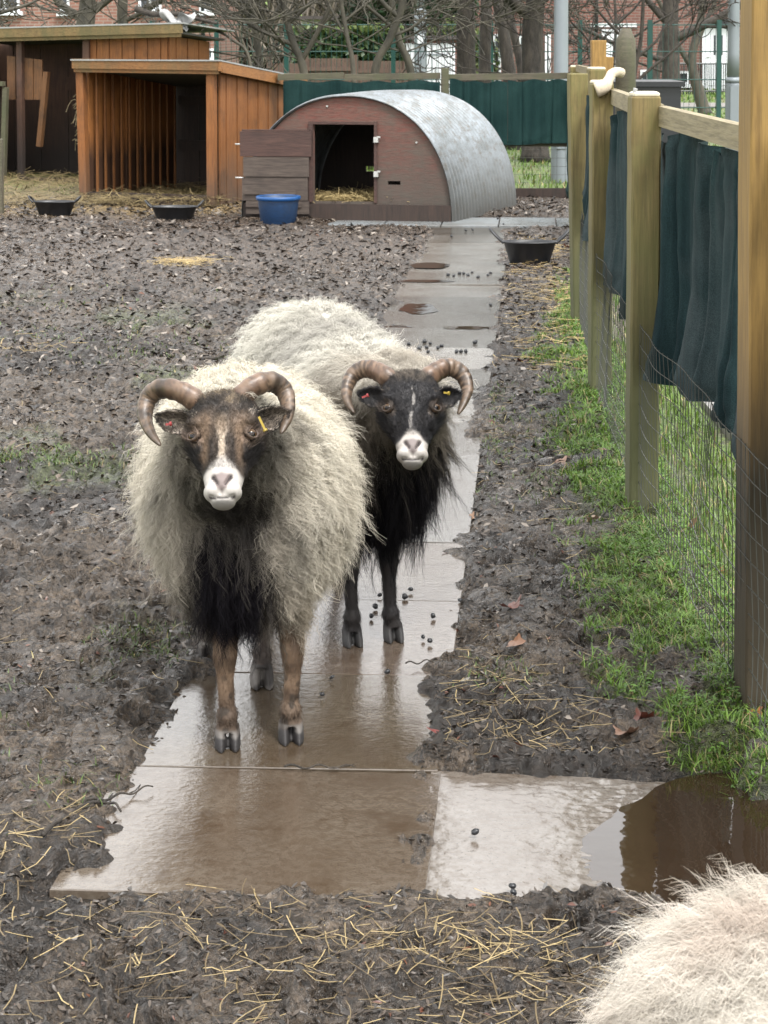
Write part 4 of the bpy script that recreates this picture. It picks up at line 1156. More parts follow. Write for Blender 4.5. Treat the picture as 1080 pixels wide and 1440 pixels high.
b = MB(); b.beam(SA(-.03, hb, D1 + .01), SA(-.03, 0, D1 + .01), .07, .06, up=f1); under(b.build("post", M['orange_wood']), s1)
b = MB(); b.beam(SA(-.06, hf + .035, -.07), SA(W1 + .10, hf + .045, -.07), .025, .085)
b.beam(SA(-.06, hf - .022, -.058), SA(W1 + .09, hf - .012, -.058), .02, .034)
under(b.build("fascia", M['orange_trim']), s1)
m_side = m_wood("orange_barge_board", (0.34, 0.14, 0.035), (0.44, 0.20, 0.055), axis=1, stain=0.25)
b = MB(); b.beam(SA(-.075, hf + .03, -.085), SA(-.075, hb + .03, D1 + .1), .022, .085); b.beam(SA(-.085, hf - .01, -.06), SA(-.085, hb - .01, D1 + .08), .02, .03)
under(b.build("barge_board", m_side), s1)
b = MB(); P = [SA(-.09, hf + .083, -.09), SA(W1 + .11, hf + .083, -.09), SA(W1 + .11, hb + .078, D1 + .12), SA(-.09, hb + .078, D1 + .12)]
b.hexa([P[0] - ez * .012, P[3] - ez * .012, P[2] - ez * .012, P[1] - ez * .012, P[0], P[3], P[2], P[1]])
under(b.build("roof_felt", M['felt']), s1)
b = MB(); P = [SA(0.0, hf + .02, -.03), SA(W1 + .02, hf + .02, -.03), SA(W1 + .02, hb + .015, D1), SA(0.0, hb + .015, D1)]
b.hexa([P[0] - ez * .02, P[3] - ez * .02, P[2] - ez * .02, P[1] - ez * .02, P[0], P[3], P[2], P[1]])
under(b.build("soffit", M['soffit']), s1)
b = MB(); b.beam(SA(.04, .05, -.02), SA(W1 - .02, .05, -.02), .04, .10)
under(b.build("threshold_board", M['dark_wood']), s1)
b = MB(); b.beam(SA(.05, .42, D1 - .02), SA(W1 - .05, .42, D1 - .02), .03, .10); b.beam(SA(.05, .85, D1 - .02), SA(W1 - .05, .85, D1 - .02), .03, .08)
under(b.build("back_rail", M['dark_wood']), s1)

# large shelter
M['hang'] = m_wood('old_orange_boards', (0.17, 0.075, 0.025), (0.25, 0.11, 0.035), stain=0.5)
XR = at(236, 240, 19.9); SB = Fr((XR[0], XR[1], 0)); hB = 1.46
s2 = empty("field_shelter", tuple(SB(.9, 0, .8)), "large dark shelter with mossy fascia and hay inside, behind the small orange one", "shelter")
under(boards(SB, (0.0, 0), (0.84, 0), 0.0, hB, hB, 12, 0, alt=-1).build("front_wall", M['orange_wood']), s2)
b = MB(); b.beam(SB(-.22, hB + .075, -.12), SB(2.3, hB + .02, -.12), .03, .10); b.beam(SB(-.2, hB + .008, -.105), SB(2.3, hB - .047, -.105), .025, .04)
under(b.build("fascia", M['moss_trim']), s2)
b = MB(); P = [SB(-.24, hB + .13, -.14), SB(2.32, hB + .075, -.14), SB(2.32, hB + .0, 1.1), SB(-.24, hB + .055, 1.1)]
b.hexa([P[0] - ez * .014, P[3] - ez * .014, P[2] - ez * .014, P[1] - ez * .014, P[0], P[3], P[2], P[1]])
under(b.build("roof_felt", M['felt']), s2)
b = MB(); P = [SB(-.16, hB + .045, -.08), SB(2.3, hB - .01, -.08), SB(2.3, hB - .08, 1.0), SB(-.16, hB - .03, 1.0)]
b.hexa([P[0] - ez * .02, P[3] - ez * .02, P[2] - ez * .02, P[1] - ez * .02, P[0], P[3], P[2], P[1]])
under(b.build("soffit", M['soffit']), s2)
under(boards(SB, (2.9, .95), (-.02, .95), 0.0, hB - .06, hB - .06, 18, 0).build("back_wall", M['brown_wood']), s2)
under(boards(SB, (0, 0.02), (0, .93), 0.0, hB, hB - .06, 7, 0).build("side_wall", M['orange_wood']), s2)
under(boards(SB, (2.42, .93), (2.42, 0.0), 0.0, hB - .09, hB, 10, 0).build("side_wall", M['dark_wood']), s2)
b = MB(); b.beam(SB(.87, 0, -.01), SB(.87, hB, -.01), .07, .07, up=f1); b.beam(SB(1.63, 0, 0.0), SB(1.63, hB, 0.0), .06, .06, up=f1)
under(b.build("post", M['brown_wood']), s2)
under(boards(SB, (1.40, 0.03), (1.80, 0.03), 0.82, 1.22, 1.26, 4, 0, alt=-1).build("hanging_boards", M['hang']), s2)
b = MB(); b.beam(SB(1.45, .35, .05), SB(1.36, 1.1, .05), .06, .05, up=f1); under(b.build("brace", M['hang']), s2)
b = MB(); b.beam(SB(.90, .96, .92), SB(1.6, .96, .92), .03, .14); under(b.build("back_rail", M['brown_wood']), s2)
b = MB(); b.beam(SB(0.9, .02, -.02), SB(1.6, .02, -.02), .05, .05); under(b.build("threshold_board", M['dark_wood']), s2)
# hay net hanging inside
n = 700
c = SB(0.98, 0.62, 0.35)
x = c[0] + rng.normal(0, .07, n); y = c[1] + rng.normal(0, .05, n); z = c[2] + rng.normal(0, .17, n)
a = rng.random(n) * 2 * PI; d = norm(np.stack([np.cos(a), np.sin(a), rng.normal(0, .8, n)], -1)); t_ = np.linspace(-.5, .5, 5)
P = np.stack([x, y, z], -1)[:, None] + d[:, None] * (t_ * .16)[None, :, None] - np.array([0, 0, .06]) * (t_ ** 2 * 4)[None, :, None]
o = ribbons("hay", P, np.full((n, 5), .003), np.tile([0, -1.0, 0], (n, 1)), mix((.14, .11, .06), (.30, .24, .14), rng.random((n, 1))), M['straw'], ridge=.5)
tag(o, "bundle of hay hanging in the dark opening of the large shelter", "hay", kind="stuff")
# dark boarded gate in front of the large shelter
dg_ = empty("board_gate", tuple(SB(2.0, 0, -.3)), "black dirty boarded gate with a grey top rail beside the large shelter", "gate")
under(boards(SB, (1.72, -.25), (2.6, -.25), 0.05, .96, .96, 8, 0, alt=-1).build("board_panel", M['dark_wood']), dg_)
b = MB(); b.beam(SB(1.66, .985, -.27), SB(2.6, .985, -.27), .06, .045); under(b.build("top_rail", M['old_rail']), dg_)
b = MB(); b.beam(SB(1.70, 0, -.24), SB(1.66, .95, -.24), .05, .05, up=f1); under(b.build("gate_stile", M['old_rail']), dg_)
lp = gnd(-4, 303)
tpl = empty("timber_post", (lp[0], lp[1], 0), "pale weathered post at the very edge before the large shelter", "post")
add_post("post_shaft", lp[0] - .03, lp[0] + .05, lp[1], .62, M['old_rail'], tpl, cap=False)
# torn white plastic and bent branch on the large shelter's roof corner
c = at(250, 30, 19.75)
nn = 14; g1, g2 = np.meshgrid(np.linspace(-1, 1, nn), np.linspace(-1, 1, nn), indexing='ij')
rad = 0.10 * (1 + .35 * np.sin(3 * np.arctan2(g2, g1)))
V = np.stack([c[0] + g1 * rad * 1.3, c[1] + 0.05 * np.sin(g1 * 4 + g2 * 3), c[2] + g2 * rad * .8 + .03 * np.sin(g1 * 6)], -1).reshape(-1, 3)
i = (np.arange(nn - 1)[:, None] * nn + np.arange(nn - 1)).ravel(); Q = np.stack([i, i + 1, i + 1 + nn, i + nn], -1)
b = MB(); b.add(V, Q); b.add(V + [0, .006, 0], Q[:, ::-1]); b.tube(spline([c, at(252, 42, 19.75), at(246, 52, 19.75)], 8), [.02, .016, .012, .01, .01, .008, .006, .004], 6)
tag(b.build("plastic_scrap", M['plastic_white'], smooth=True), "torn white plastic snagged on the roof corner of the large shelter", "plastic")
b = MB(); P = spline([at(190, 12, 19.9), at(215, 20, 19.9), at(250, 20, 19.9), at(280, 27, 19.9), at(305, 33, 19.9)], 20); b.tube(P, np.linspace(.035, .015, 20), 7)
rr_ = random.Random(4)
for k in range(70):
    q = P[rr_.randrange(20)]; b.tube([q, q + [rr_.uniform(-.05, .08), 0, rr_.uniform(.0, .07)]], [.006, .002], 4)
tag(b.build("fallen_branch", M['bark'], smooth=True), "dark bristly branch lying above the roof corner with the torn plastic", "branch")

# ------------------------------------------------------------------ trees
def grow(paths, p, d, L, r, lvl, R_, up=0.25, spread=0.75, maxl=4, wig=0.10, dens=1.0):
    """recursive bare branches; paths: (points, radii, level)"""
    n = 7 if lvl < 2 else 5
    pts = [np.array(p, float)]; dd = norm(np.array(d, float))
    for k in range(n - 1):
        dd = norm(dd + np.array([R_.gauss(0, wig), R_.gauss(0, wig), R_.gauss(0, wig) + up * 0.12]))
        pts.append(pts[-1] + dd * L / (n - 1))
    r1 = r * (0.62 if lvl < maxl else 0.3)
    paths.append((np.array(pts), np.linspace(r, r1, n), lvl))
    if lvl >= maxl: return
    nb = max(2, int(R_.uniform(3.0, 5.5) * dens))
    for k in range(nb):
        f = R_.uniform(0.25, 1.0) if k else 1.0
        q = pts[min(n - 1, int(f * (n - 1)))]
        a = R_.uniform(0, 2 * PI); base = norm(pts[min(n - 1, int(f * (n - 1)))] - pts[max(0, int(f * (n - 1)) - 1)])
        o = norm(np.cross(base, [math.cos(a), math.sin(a), 0.3])); sp = R_.uniform(0.5, 1.1) * spread
        nd = norm(base * math.cos(sp) + o * math.sin(sp) + np.array([0, 0, up * .4]))
        rr = r1 * R_.uniform(0.45, 0.75) if k else r1 * 0.9
        grow(paths, q, nd, L * R_.uniform(0.55, 0.85), rr, lvl + 1, R_, up, spread, maxl, wig * 1.25, dens)


def tree(label, trunk, r0, r1, seed, bark, maxl=4, L=1.3, up=0.35, spread=0.7, limbs=(), minr=0.006, dens=1.0, extra=()):
    """trunk: world points; limbs: (fraction, direction, length, radius)"""
    R_ = random.Random(seed)
    T = spline(trunk, 26); RR = np.interp(np.linspace(0, 1, 26), [0, 0.06, 1], [r0 * 1.25, r0, r1]) * (.82 if r0 < .07 else .95)
    o = empty("bare_tree", tuple(T[0]), label, "tree", "bare trees beyond the pen")
    b = MB(); V, Q, Tq = tube_arr(T, RR, 16)
    a = np.arange(len(V)); V = V + norm(V - np.repeat(T, 16, 0)[:1].mean(0) * 0 - np.concatenate([np.repeat(T, 16, 0), T[:1], T[-1:]])) * (r0 * 0.10 * (n3(V * np.array([9, 9, 2.5]), seed) - .5) * 2)[:, None]
    b.add(V, Q, Tq)
    paths = []
    if dens > .7:
        limbs = tuple(limbs) + tuple((R_.uniform(.28, .6), (R_.choice((-1, 1)) * R_.uniform(.5, 1), R_.uniform(-.3, .3), R_.uniform(.1, .6)), R_.uniform(.7, 1.3), .010) for _ in range(2 if T[0][0] < 2 else 0))
    for (f, d, L_, r_) in limbs: grow(paths, T[int(f * 25)], d, L_, r_, 1, R_, up, spread, maxl, dens=dens)
    grow(paths, T[-1], T[-1] - T[-3], L, r1 * .9, 1, R_, up, spread, maxl, dens=dens)
    for P, rr in extra:
        P = spline(P, 16); paths.append((P, np.linspace(rr, rr * .3, 16), 1))
        for k in range(9):
            q = P[R_.randrange(3, 16)]; grow(paths, q, norm(np.array([R_.gauss(0, 1), R_.gauss(0, .5), R_.gauss(.2, .8)])), .45, rr * .3, maxl - 1, R_, up, spread, maxl)
    c = MB()
    for P, rr, lvl in paths:
        rr = np.maximum(rr, minr)
        (b if lvl == 1 and rr[0] > .03 else c).tube(P, rr, 8 if lvl < 2 else (5 if lvl < 3 else 4), cap=False)
    under(b.build("trunk", bark, smooth=True), o); 
    if c.n: under(c.build("crown", bark, smooth=True), o)
    return o

def tp_(px, py, z): return at(px, py, z)
def base(px, z): 
    p = at(px, 55 + HC * FPX / (z * math.cos(TH)), z); p[2] = 0; return p
B1, B2 = M['bark'], M['bark_green']
tree("thick rough barked bare tree closest behind the back fence's corner", [base(752, 23.6), at(752, 150, 23.6), at(749, 60, 23.6), at(752, 20, 23.6), at(758, -60, 23.6)], .155, .10, 1, B1, 5, 1.6,
     limbs=((.75, (-.8, .1, .55), 1.5, .07), (.8, (.75, .1, .6), 1.5, .07)), dens=.75)
tree("dark rough trunk standing just right of the white garage", [base(655, 24.5), at(655, 100, 24.5), at(655, 0, 24.5), at(650, -120, 24.5)], .135, .10, 2, B1, 5, 1.5, limbs=((.8, (-.7, 0, .6), 1.3, .05),), dens=.75)
tree("slimmer brown trunk beside the dark rough one", [base(682, 27), at(682, 100, 27), at(684, 0, 27), at(690, -120, 27)], .10, .07, 3, B1, 4, 1.4, dens=.8)
tree("leaning brown trunk between two rough trunks by the netted fence", [base(722, 26), at(716, 100, 26), at(700, 0, 26), at(690, -90, 26)], .10, .06, 4, B1, 4, 1.4, limbs=((.5, (.3, 0, .9), 1.2, .04),), dens=.8)
tree("thin brown trunk close against the leaning trunk", [base(735, 28), at(733, 100, 28), at(712, 0, 28), at(700, -90, 28)], .07, .05, 5, B1, 4, 1.2, dens=.8)
tree("sturdy grey trunk rising beyond the netted rail, left of the white front door", [base(944, 32), at(944, 120, 32), at(943, 40, 32), at(945, -40, 32)], .155, .13, 6, B1, 5, 1.7,
     limbs=((.62, (.85, 0, .42), 1.6, .08), (.5, (-.9, 0, .25), 1.6, .045), (.7, (-.7, 0, .7), 1.4, .06), (.42, (-.8, -.2, .3), 1.0, .02)), dens=.8)
tree("leaning forked grey tree right beside the white front door", [base(992, 38), at(983, 130, 38), at(973, 85, 38), at(985, 30, 38), at(992, -40, 38)], .13, .06, 7, B2, 4, 1.4, limbs=((.45, (-.5, 0, .85), 1.7, .06), (.6, (.5, 0, .8), 1.3, .05)), dens=.9)
tree("slim dark trunk leaning behind the sturdy grey trunk", [base(918, 37), at(922, 110, 37), at(934, 50, 37), at(945, -20, 37)], .10, .06, 8, B1, 4, 1.3, dens=.9)
tree("spindly dark twiggy sapling beyond the foam pipe", [base(888, 24), at(890, 150, 24), at(893, 100, 24), at(902, 50, 24), at(905, -10, 24)], .045, .025, 9, B1, 5, .9, limbs=((.4, (.75, 0, .5), 1.0, .02), (.5, (-.8, 0, .4), 1.0, .018), (.6, (.7, 0, .5), .9, .02), (.65, (-.8, 0, .6), 1.1, .02)), dens=.85)
tree("smooth pale green trunk leaning right, crossing its neighbour behind the ark", [base(522, 22), at(527, 105, 22), at(548, 55, 22), at(565, 10, 22), at(575, -60, 22)], .058, .045, 10, B2, 5, 1.1, limbs=((.7, (-.7, 0, .6), 1.0, .03), (.55, (.8, 0, .3), .7, .018)), dens=.85)
tree("smooth pale trunk leaning left, crossing its neighbour behind the ark", [base(592, 23), at(578, 105, 23), at(562, 60, 23), at(553, 20, 23), at(545, -60, 23)], .06, .045, 11, B2, 5, 1.1, limbs=((.6, (-.8, 0, .5), 1.0, .025),), dens=.85)
tree("thin straight pale stem behind the middle of the ark", [base(496, 21), at(497, 105, 21), at(488, 50, 21), at(480, 0, 21), at(478, -60, 21)], .033, .022, 12, B2, 4, .9, limbs=((.5, (-.6, 0, .6), .8, .014), (.6, (.7, 0, .6), .8, .014)))
tree("multi stemmed pale tree arching over the small shelter's roof", [base(440, 21.5), at(428, 105, 21.5), at(412, 60, 21.5), at(400, 10, 21.5), at(392, -60, 21.5)], .055, .04, 13, B2, 5, 1.2,
     limbs=((.35, (.5, 0, .8), 1.2, .03), (.5, (-.8, 0, .45), 1.2, .025), (.65, (.7, 0, .6), 1.1, .022)), dens=.85,
     extra=(([at(400, 62, 21.5), at(370, 30, 21), at(330, 26, 20.5), at(290, 15, 20.5)], .014), ([at(460, -8, 21.5), at(420, 14, 21), at(370, 30, 21), at(322, 24, 20.5)], .015)))
tree("pale bare tree standing just behind the shelter roof's back corner", [base(368, 23), at(366, 105, 23), at(360, 50, 23), at(352, 0, 23), at(350, -60, 23)], .055, .04, 14, B2, 5, 1.1, limbs=((.45, (.5, 0, .8), 1.2, .03), (.6, (-.7, 0, .6), 1.0, .022)), dens=.85)
tree("bent pale sapling curving from the small shelter's roof", [base(352, 20.6), at(352, 92, 20.6), at(325, 55, 20.6), at(300, 42, 20.6), at(284, 38, 20.6)], .022, .012, 15, B2, 3, .4)
tree("broad brown trunk rising behind the large shelter's mossy fascia", [base(118, 25), at(118, 60, 25), at(122, 15, 25), at(128, -60, 25)], .14, .10, 16, B2, 5, 1.4, limbs=((.55, (-.8, 0, .5), 1.6, .05), (.6, (.8, 0, .5), 1.5, .05)), dens=.8,
     extra=(([at(-40, 30, 22), at(0, 18, 22), at(40, 6, 22), at(70, -10, 22)], .03), ([at(124, 33, 22), at(135, 18, 22), at(146, 4, 22), at(156, -14, 22)], .012)))
tree("second brown trunk behind the large shelter, nearer its roof corner", [base(176, 26), at(174, 60, 26), at(172, 15, 26), at(176, -60, 26)], .09, .06, 17, B2, 5, 1.3, limbs=((.55, (.8, 0, .5), 1.3, .035),), dens=.85)
tree("tall thin grey tree behind the lamp post and rough trunks", [base(860, 30), at(862, 100, 30), at(866, 30, 30), at(860, -50, 30)], .035, .025, 18, B1, 5, 1.1, limbs=((.4, (-.8, 0, .3), 1.2, .02), (.5, (.8, 0, .4), 1.3, .02), (.65, (.7, 0, .5), 1.1, .02)), dens=.75)

# dark evergreen beyond the hedge
def leafcloud(name, c, rad, n, size, c0, c1, parent=None, seed=3, jag=1.0):
    r__ = np.random.default_rng(seed)
    d = norm(r__.normal(0, 1, (n, 3))); rr = (0.55 + 0.5 * r__.random(n)) * (1 + 0.35 * jag * (n3(d * 2.2 + seed, seed) - .5) * 2)
    p = np.array(c) + d * rr[:, None] * np.array(rad)
    p[:, 2] = np.maximum(p[:, 2], 0.02)
    a = norm(r__.normal(0, 1, (n, 3))); b_ = norm(np.cross(a, r__.normal(0, 1, (n, 3)))); s_ = (size * (0.6 + .8 * r__.random(n)))[:, None]
    V = np.stack([p - a * s_, p + b_ * s_ * .5, p + a * s_, p - b_ * s_ * .5], 1)
    C = np.repeat(mix(c0, c1, r__.random((n, 1)) ** 1.5), 4, 0)
    o = mesh_obj(name, V.reshape(-1, 3), np.arange(n * 4).reshape(-1, 4), M['grass'], None, False, C)
    if parent: under(o, parent)
    return o
for (px, z, w, hh, lab, s_) in ((548, 50, 1.3, 4.6, "dark evergreen tree beyond the white roofline", 5), (600, 53, 1.1, 4.2, "smaller dark evergreen beside the taller one, past the lamp post", 6)):
    b0 = base(px, z); e = empty("evergreen_tree", tuple(b0), lab, "tree")
    under(MB().tube([b0, b0 + [0, 0, hh * .8]], [.12, .05], 8).build("trunk", B1, smooth=True), e)
    leafcloud("crown", b0 + [0, 0, hh * .55], (w, w, hh * .48), 5200, .14, (.012, .03, .014), (.045, .08, .035), e, s_)

# ------------------------------------------------------------------ hedge, garden fence, garage, walls behind the pens
def gz(z): return (z - HC * math.sin(TH)) / math.cos(TH) + CAM[1]
p0, p1 = at(412, 60, 41.5), at(566, 60, 41.5)
n = 16000; x = rng.uniform(p0[0], p1[0], n); y = p0[1] + rng.random(n) * 1.1; top = 1.62 + .16 * fbm(x * 1.4, y, 5)
z = 0.2 + (top - .2) * rng.random(n) ** .6
a = norm(rng.normal(0, 1, (n, 3))); b_ = norm(np.cross(a, rng.normal(0, 1, (n, 3)))); s_ = (0.07 * (.6 + .8 * rng.random(n)))[:, None]
p = np.stack([x, y, z], -1); V = np.stack([p - a * s_, p + b_ * s_ * .6, p + a * s_, p - b_ * s_ * .6], 1)
C = mix((.016, .035, .012), (.06, .10, .03), rng.random((n, 1)) ** 1.5); C = mix(C, (.13, .16, .035), (sm(1.45, 1.75, z) * .6)[:, None])
h_ = mesh_obj("hedge", V.reshape(-1, 3), np.arange(n * 4).reshape(-1, 4), M['grass'], None, False, np.repeat(C, 4, 0))
tag(h_, "dense dark green hedge with yellowish top behind the brown garden fence", "hedge")
gf = empty("garden_fence", tuple(base(480, 40)), "brown boarded garden fence panels in front of the hedge", "fence")
for (a_, b_, hgt) in ((380, 430, .95), (431, 500, 1.05), (501, 570, 1.0)):
    q0, q1 = base(a_, 40), base(b_, 40); mb = MB(); nb = 14
    for k in range(nb):
        u0 = q0 + (q1 - q0) * k / nb; u1 = q0 + (q1 - q0) * (k + .93) / nb
        mb.box((u0[0], u0[1], 0), (u1[0], u1[1] + .02 + .01 * (k % 2), hgt))
    mb.beam(q0 + [0, -.03, hgt * .8], q1 + [0, -.03, hgt * .8], .04, .07); mb.beam(q0 + [0, -.03, hgt * .35], q1 + [0, -.03, hgt * .35], .04, .07)
    under(mb.build("panel", M['fence_brown']), gf)
for a_ in (379, 430, 500, 571):
    q0 = base(a_, 40); under(MB().box((q0[0] - .05, q0[1] - .06, 0), (q0[0] + .05, q0[1] + .04, 1.12)).build("post", M['fence_brown']), gf)
gar = empty("garage", tuple(base(620, 44)), "low flat roofed building with broad white doors behind the lamp post", "garage")
q0, q1 = base(566, 43), base(645, 43)
mb = MB(); mb.box((q0[0], q0[1], 0), (q1[0], q0[1] + 4, 1.42)); under(mb.build("wall", M['brick']), gar)
under(MB().box((q0[0] + .02, q0[1] - .03, .02), (q1[0] - .08, q0[1] - .002, 1.34)).build("door", M['white_upvc']), gar)
mb = MB()
for k in range(1, 9): mb.box((q0[0] + k * .125, q0[1] - .04, .05), (q0[0] + k * .125 + .012, q0[1] - .031, 1.3))
mb.box((q0[0] + .45, q0[1] - .045, 1.08), (q0[0] + .95, q0[1] - .032, 1.12)); under(mb.build("door_rib", M['galv']), gar)
under(MB().box((q0[0] - .08, q0[1] - .12, 1.423), (q1[0] + .08, q0[1] + 4.1, 1.50)).build("roof", M['roof_tile']), gar)
leaf = leafcloud("hedge", base(625, 48.5) + [0.2, 0, .95], (1.1, .5, .95), 4200, .07, (.03, .05, .015), (.13, .16, .05), None, 8, .3)
tag(leaf, "short clipped yellow green hedge showing above the flat garage roof", "hedge")
# long white roofed hall beyond the hedge
wh = empty("white_hall", tuple(base(500, 60)), "long low white building beyond the hedge with a brown boarded end", "building")
q0, q1, q2 = base(424, 62), base(572, 62), base(668, 62)
under(MB().box((q0[0], q0[1], 0), (q1[0], q0[1] + 5, 2.02)).build("wall", M['white_wall']), wh)
mb = MB()
for k in range(16): mb.box((q1[0] + .003 + k * (q2[0] - q1[0]) / 16, q0[1] + .1 + .03 * (k % 2), 0), (q1[0] + (k + .9) * (q2[0] - q1[0]) / 16, q0[1] + 4, 1.75))
under(mb.build("boarded_end", M['fence_brown']), wh)
under(MB().box((q0[0] - .2, q0[1] - .25, 2.023), (q2[0] + .1, q0[1] + 5.2, 2.13)).build("roof", M['roof_tile']), wh)

# ------------------------------------------------------------------ brick houses
def window(parent, x0, x1, z0, z1, y, curtain=False, bars=1):
    f = MB(); fw = .06
    f.box((x0, y - .07, z0), (x1, y + .02, z0 + fw)); f.box((x0, y - .07, z1 - fw), (x1, y + .02, z1))
    f.box((x0, y - .07, z0 + fw), (x0 + fw, y + .02, z1 - fw)); f.box((x1 - fw, y - .07, z0 + fw), (x1, y + .02, z1 - fw))
    for k in range(1, bars + 1):
        xm = x0 + (x1 - x0) * k / (bars + 1); f.box((xm - .03, y - .065, z0 + fw), (xm + .03, y + .02, z1 - fw))
    w_ = under(f.build("window", M['white_upvc']), parent)
    def sub(o): o.parent = w_; o.location = -Vector(parent.location)*0; return o
    g_ = MB().box((x0 + fw, y - .03, z0 + fw), (x1 - fw, y - .025, z1 - fw)).build("pane", M['glass_dark']); g_.parent = w_
    s_ = MB().box((x0 - .08, y - .14, z0 - .10), (x1 + .08, y + .02, z0 - .003)).build("sill", M['white_upvc']); s_.parent = w_
    if curtain:
        c = MB()
        for k in range(7): c.box((x0 + fw + .3 * k * .12 * (x1 - x0) * 4, y - .05, z0 + fw), (x0 + fw + .3 * k * .12 * (x1 - x0) * 4 + .03 * (x1 - x0) * 2, y - .035, z1 - fw))
        c = c.build("curtain", M['curtain']); c.parent = w_
    return w_

def house(label, x0, x1, y, mat, h=5.4, depth=8):
    e = empty("brick_house", ((x0 + x1) / 2, y, 0), label, "house")
    under(MB().box((x0, y, -.1), (x1, y + depth, h)).build("wall", mat), e)
    b = MB(); r = 2.6
    b.add([(x0 - .3, y - .4, h - .05), (x1 + .3, y - .4, h - .05), (x1 + .3, y + depth / 2, h + r), (x0 - .3, y + depth / 2, h + r), (x0 - .3, y + depth + .4, h - .05), (x1 + .3, y + depth + .4, h - .05),
           (x0 - .3, y - .4, h + .08), (x1 + .3, y - .4, h + .08), (x1 + .3, y + depth / 2, h + r + .15), (x0 - .3, y + depth / 2, h + r + .15), (x0 - .3, y + depth + .4, h + .08), (x1 + .3, y + depth + .4, h + .08)],
          [(0, 1, 2, 3), (3, 2, 5, 4), (6, 7, 8, 9), (9, 8, 11, 10), (0, 1, 7, 6), (4, 5, 11, 10), (1, 2, 8, 7), (0, 3, 9, 6), (2, 5, 11, 8), (3, 4, 10, 9)])
    rf = under(b.build("roof", M['roof_tile']), e)
    cx = (x0 + x1) / 2; c = MB().box((cx - .5, y + depth / 2 - .4, h + r - .6), (cx + .5, y + depth / 2 + .4, h + r + 1.1)).build("chimney", mat); c.parent = rf
    return e

yl = gz(50)
k_ = 50 / FPX
HL = house("warm red brick house behind the large shelter", -12.5, (303 - 540) * k_, yl, M['brick_warm'])
zc_ = lambda py: HC + (55 - py) * k_ / math.cos(TH) * 1.0
X_ = lambda px: (px - 540) * k_
for (a_, b_, ya, yb, cu) in ((281, 300, -42, 16, False), (196, 228, -50, 14, False), (86, 99, -50, 17, False), (-12, 29, -50, 16, False), (243, 274, 60, 84, True), (292, 301, 68, 84, False)):
    window(HL, X_(a_), X_(b_), zc_(yb), zc_(ya), yl, cu, 0 if b_ - a_ < 20 else 1)
b = MB().tube([(X_(286), yl - .08, 0), (X_(286), yl - .08, 5.3)], .045, 8); under(b.build("drainpipe", M['rubber'], smooth=True), HL)
b = MB().box((X_(243), yl - .06, zc_(58)), (X_(276), yl + .01, zc_(52))); under(b.build("lintel", M['white_wall']), HL)
yr = gz(56.7); k2 = 56.7 / FPX
HR = house("red brick terraced house with white doors behind the bare trees", (672 - 540) * k2, 13.5, yr, M['brick'])
X2 = lambda px: (px - 540) * k2
z2 = lambda py: HC + (55 - py) * k2 / math.cos(TH)
def door(parent, x0, x1, z1, y, panes=True):
    d = under(MB().box((x0, y - .07, 0.02), (x1, y + .02, z1)).build("door", M['white_upvc']), parent)
    w_ = x1 - x0
    f = MB()
    for a_ in ((x0 - .05, x0 - .002), (x1 + .002, x1 + .05)): f.box((a_[0], y - .09, 0), (a_[1], y + .02, z1 + .05))
    f.box((x0 - .002, y - .09, z1 + .002), (x1 + .002, y + .02, z1 + .05)); f = f.build("frame", M['white_upvc']); f.parent = d
    if panes:
        for q in (.36, .62):
            g_ = MB().box((x0 + w_ * q, y - .075, z1 * .55), (x0 + w_ * (q + .09), y - .072, z1 * .86)).build("glass_panel", M['glass_dark']); g_.parent = d
    pn_ = MB()
    for (a_, b_, c_, e_) in ((.15, .42, .08, .45), (.55, .85, .08, .45)):
        pn_.box((x0 + w_ * a_, y - .085, z1 * c_), (x0 + w_ * b_, y - .0715, z1 * e_))
    pn_ = pn_.build("panel", M['white_upvc']); pn_.parent = d
    g_ = MB().tube([(x0 + w_ * .1, y - .10, .95), (x0 + w_ * .22, y - .10, .95)], .02, 6).build("handle", M['bolt']); g_.parent = d
door(HR, X2(989), X2(1026), z2(37), yr)
door(HR, X2(848), X2(884), z2(44), yr, False)
window(HR, X2(900), X2(912), z2(122), z2(98), yr, False, 0); window(HR, X2(952), X2(968), z2(118), z2(100), yr, False, 0)
under(MB().box((X2(980), yr - .25, z2(34)), (X2(1034), yr - .005, z2(27))).build("door_canopy", M['rubber']), HR)
under(MB().box((X2(830), yr - .06, z2(38)), (X2(895), yr + .01, z2(33))).build("lintel", M['white_wall']), HR)
for (a_, b_, c_) in ((693, 704, 48), (766, 774, 48), (678, 686, 55), (729, 741, 50)):
    window(HR, X2(a_), X2(b_), 0.15, z2(c_), yr, False, 0)
window(HR, X2(920), X2(975), 3.2, 4.4, yr, True, 2); window(HR, X2(780), X2(830), 3.2, 4.4, yr, True, 2)
b = MB().tube([(X2(838), yr - .08, 0), (X2(838), yr - .08, 5.3)], .045, 8); under(b.build("drainpipe", M['rubber'], smooth=True), HR)
# low railings before the house
rl = empty("railing", tuple(base(1000, 52)), "thin dark garden railing in front of the white front door", "railing")
mb = MB(); q0, q1 = base(955, 52), base(1060, 52)
for k in range(40):
    u_ = q0 + (q1 - q0) * k / 39; mb.tube([u_, u_ + [0, 0, .8]], .012, 4)
mb.tube([q0 + [0, 0, .8], q1 + [0, 0, .8]], .02, 5, cap=False); mb.tube([q0 + [0, 0, .1], q1 + [0, 0, .1]], .02, 5, cap=False)
under(mb.build("bars", M['rubber']), rl)

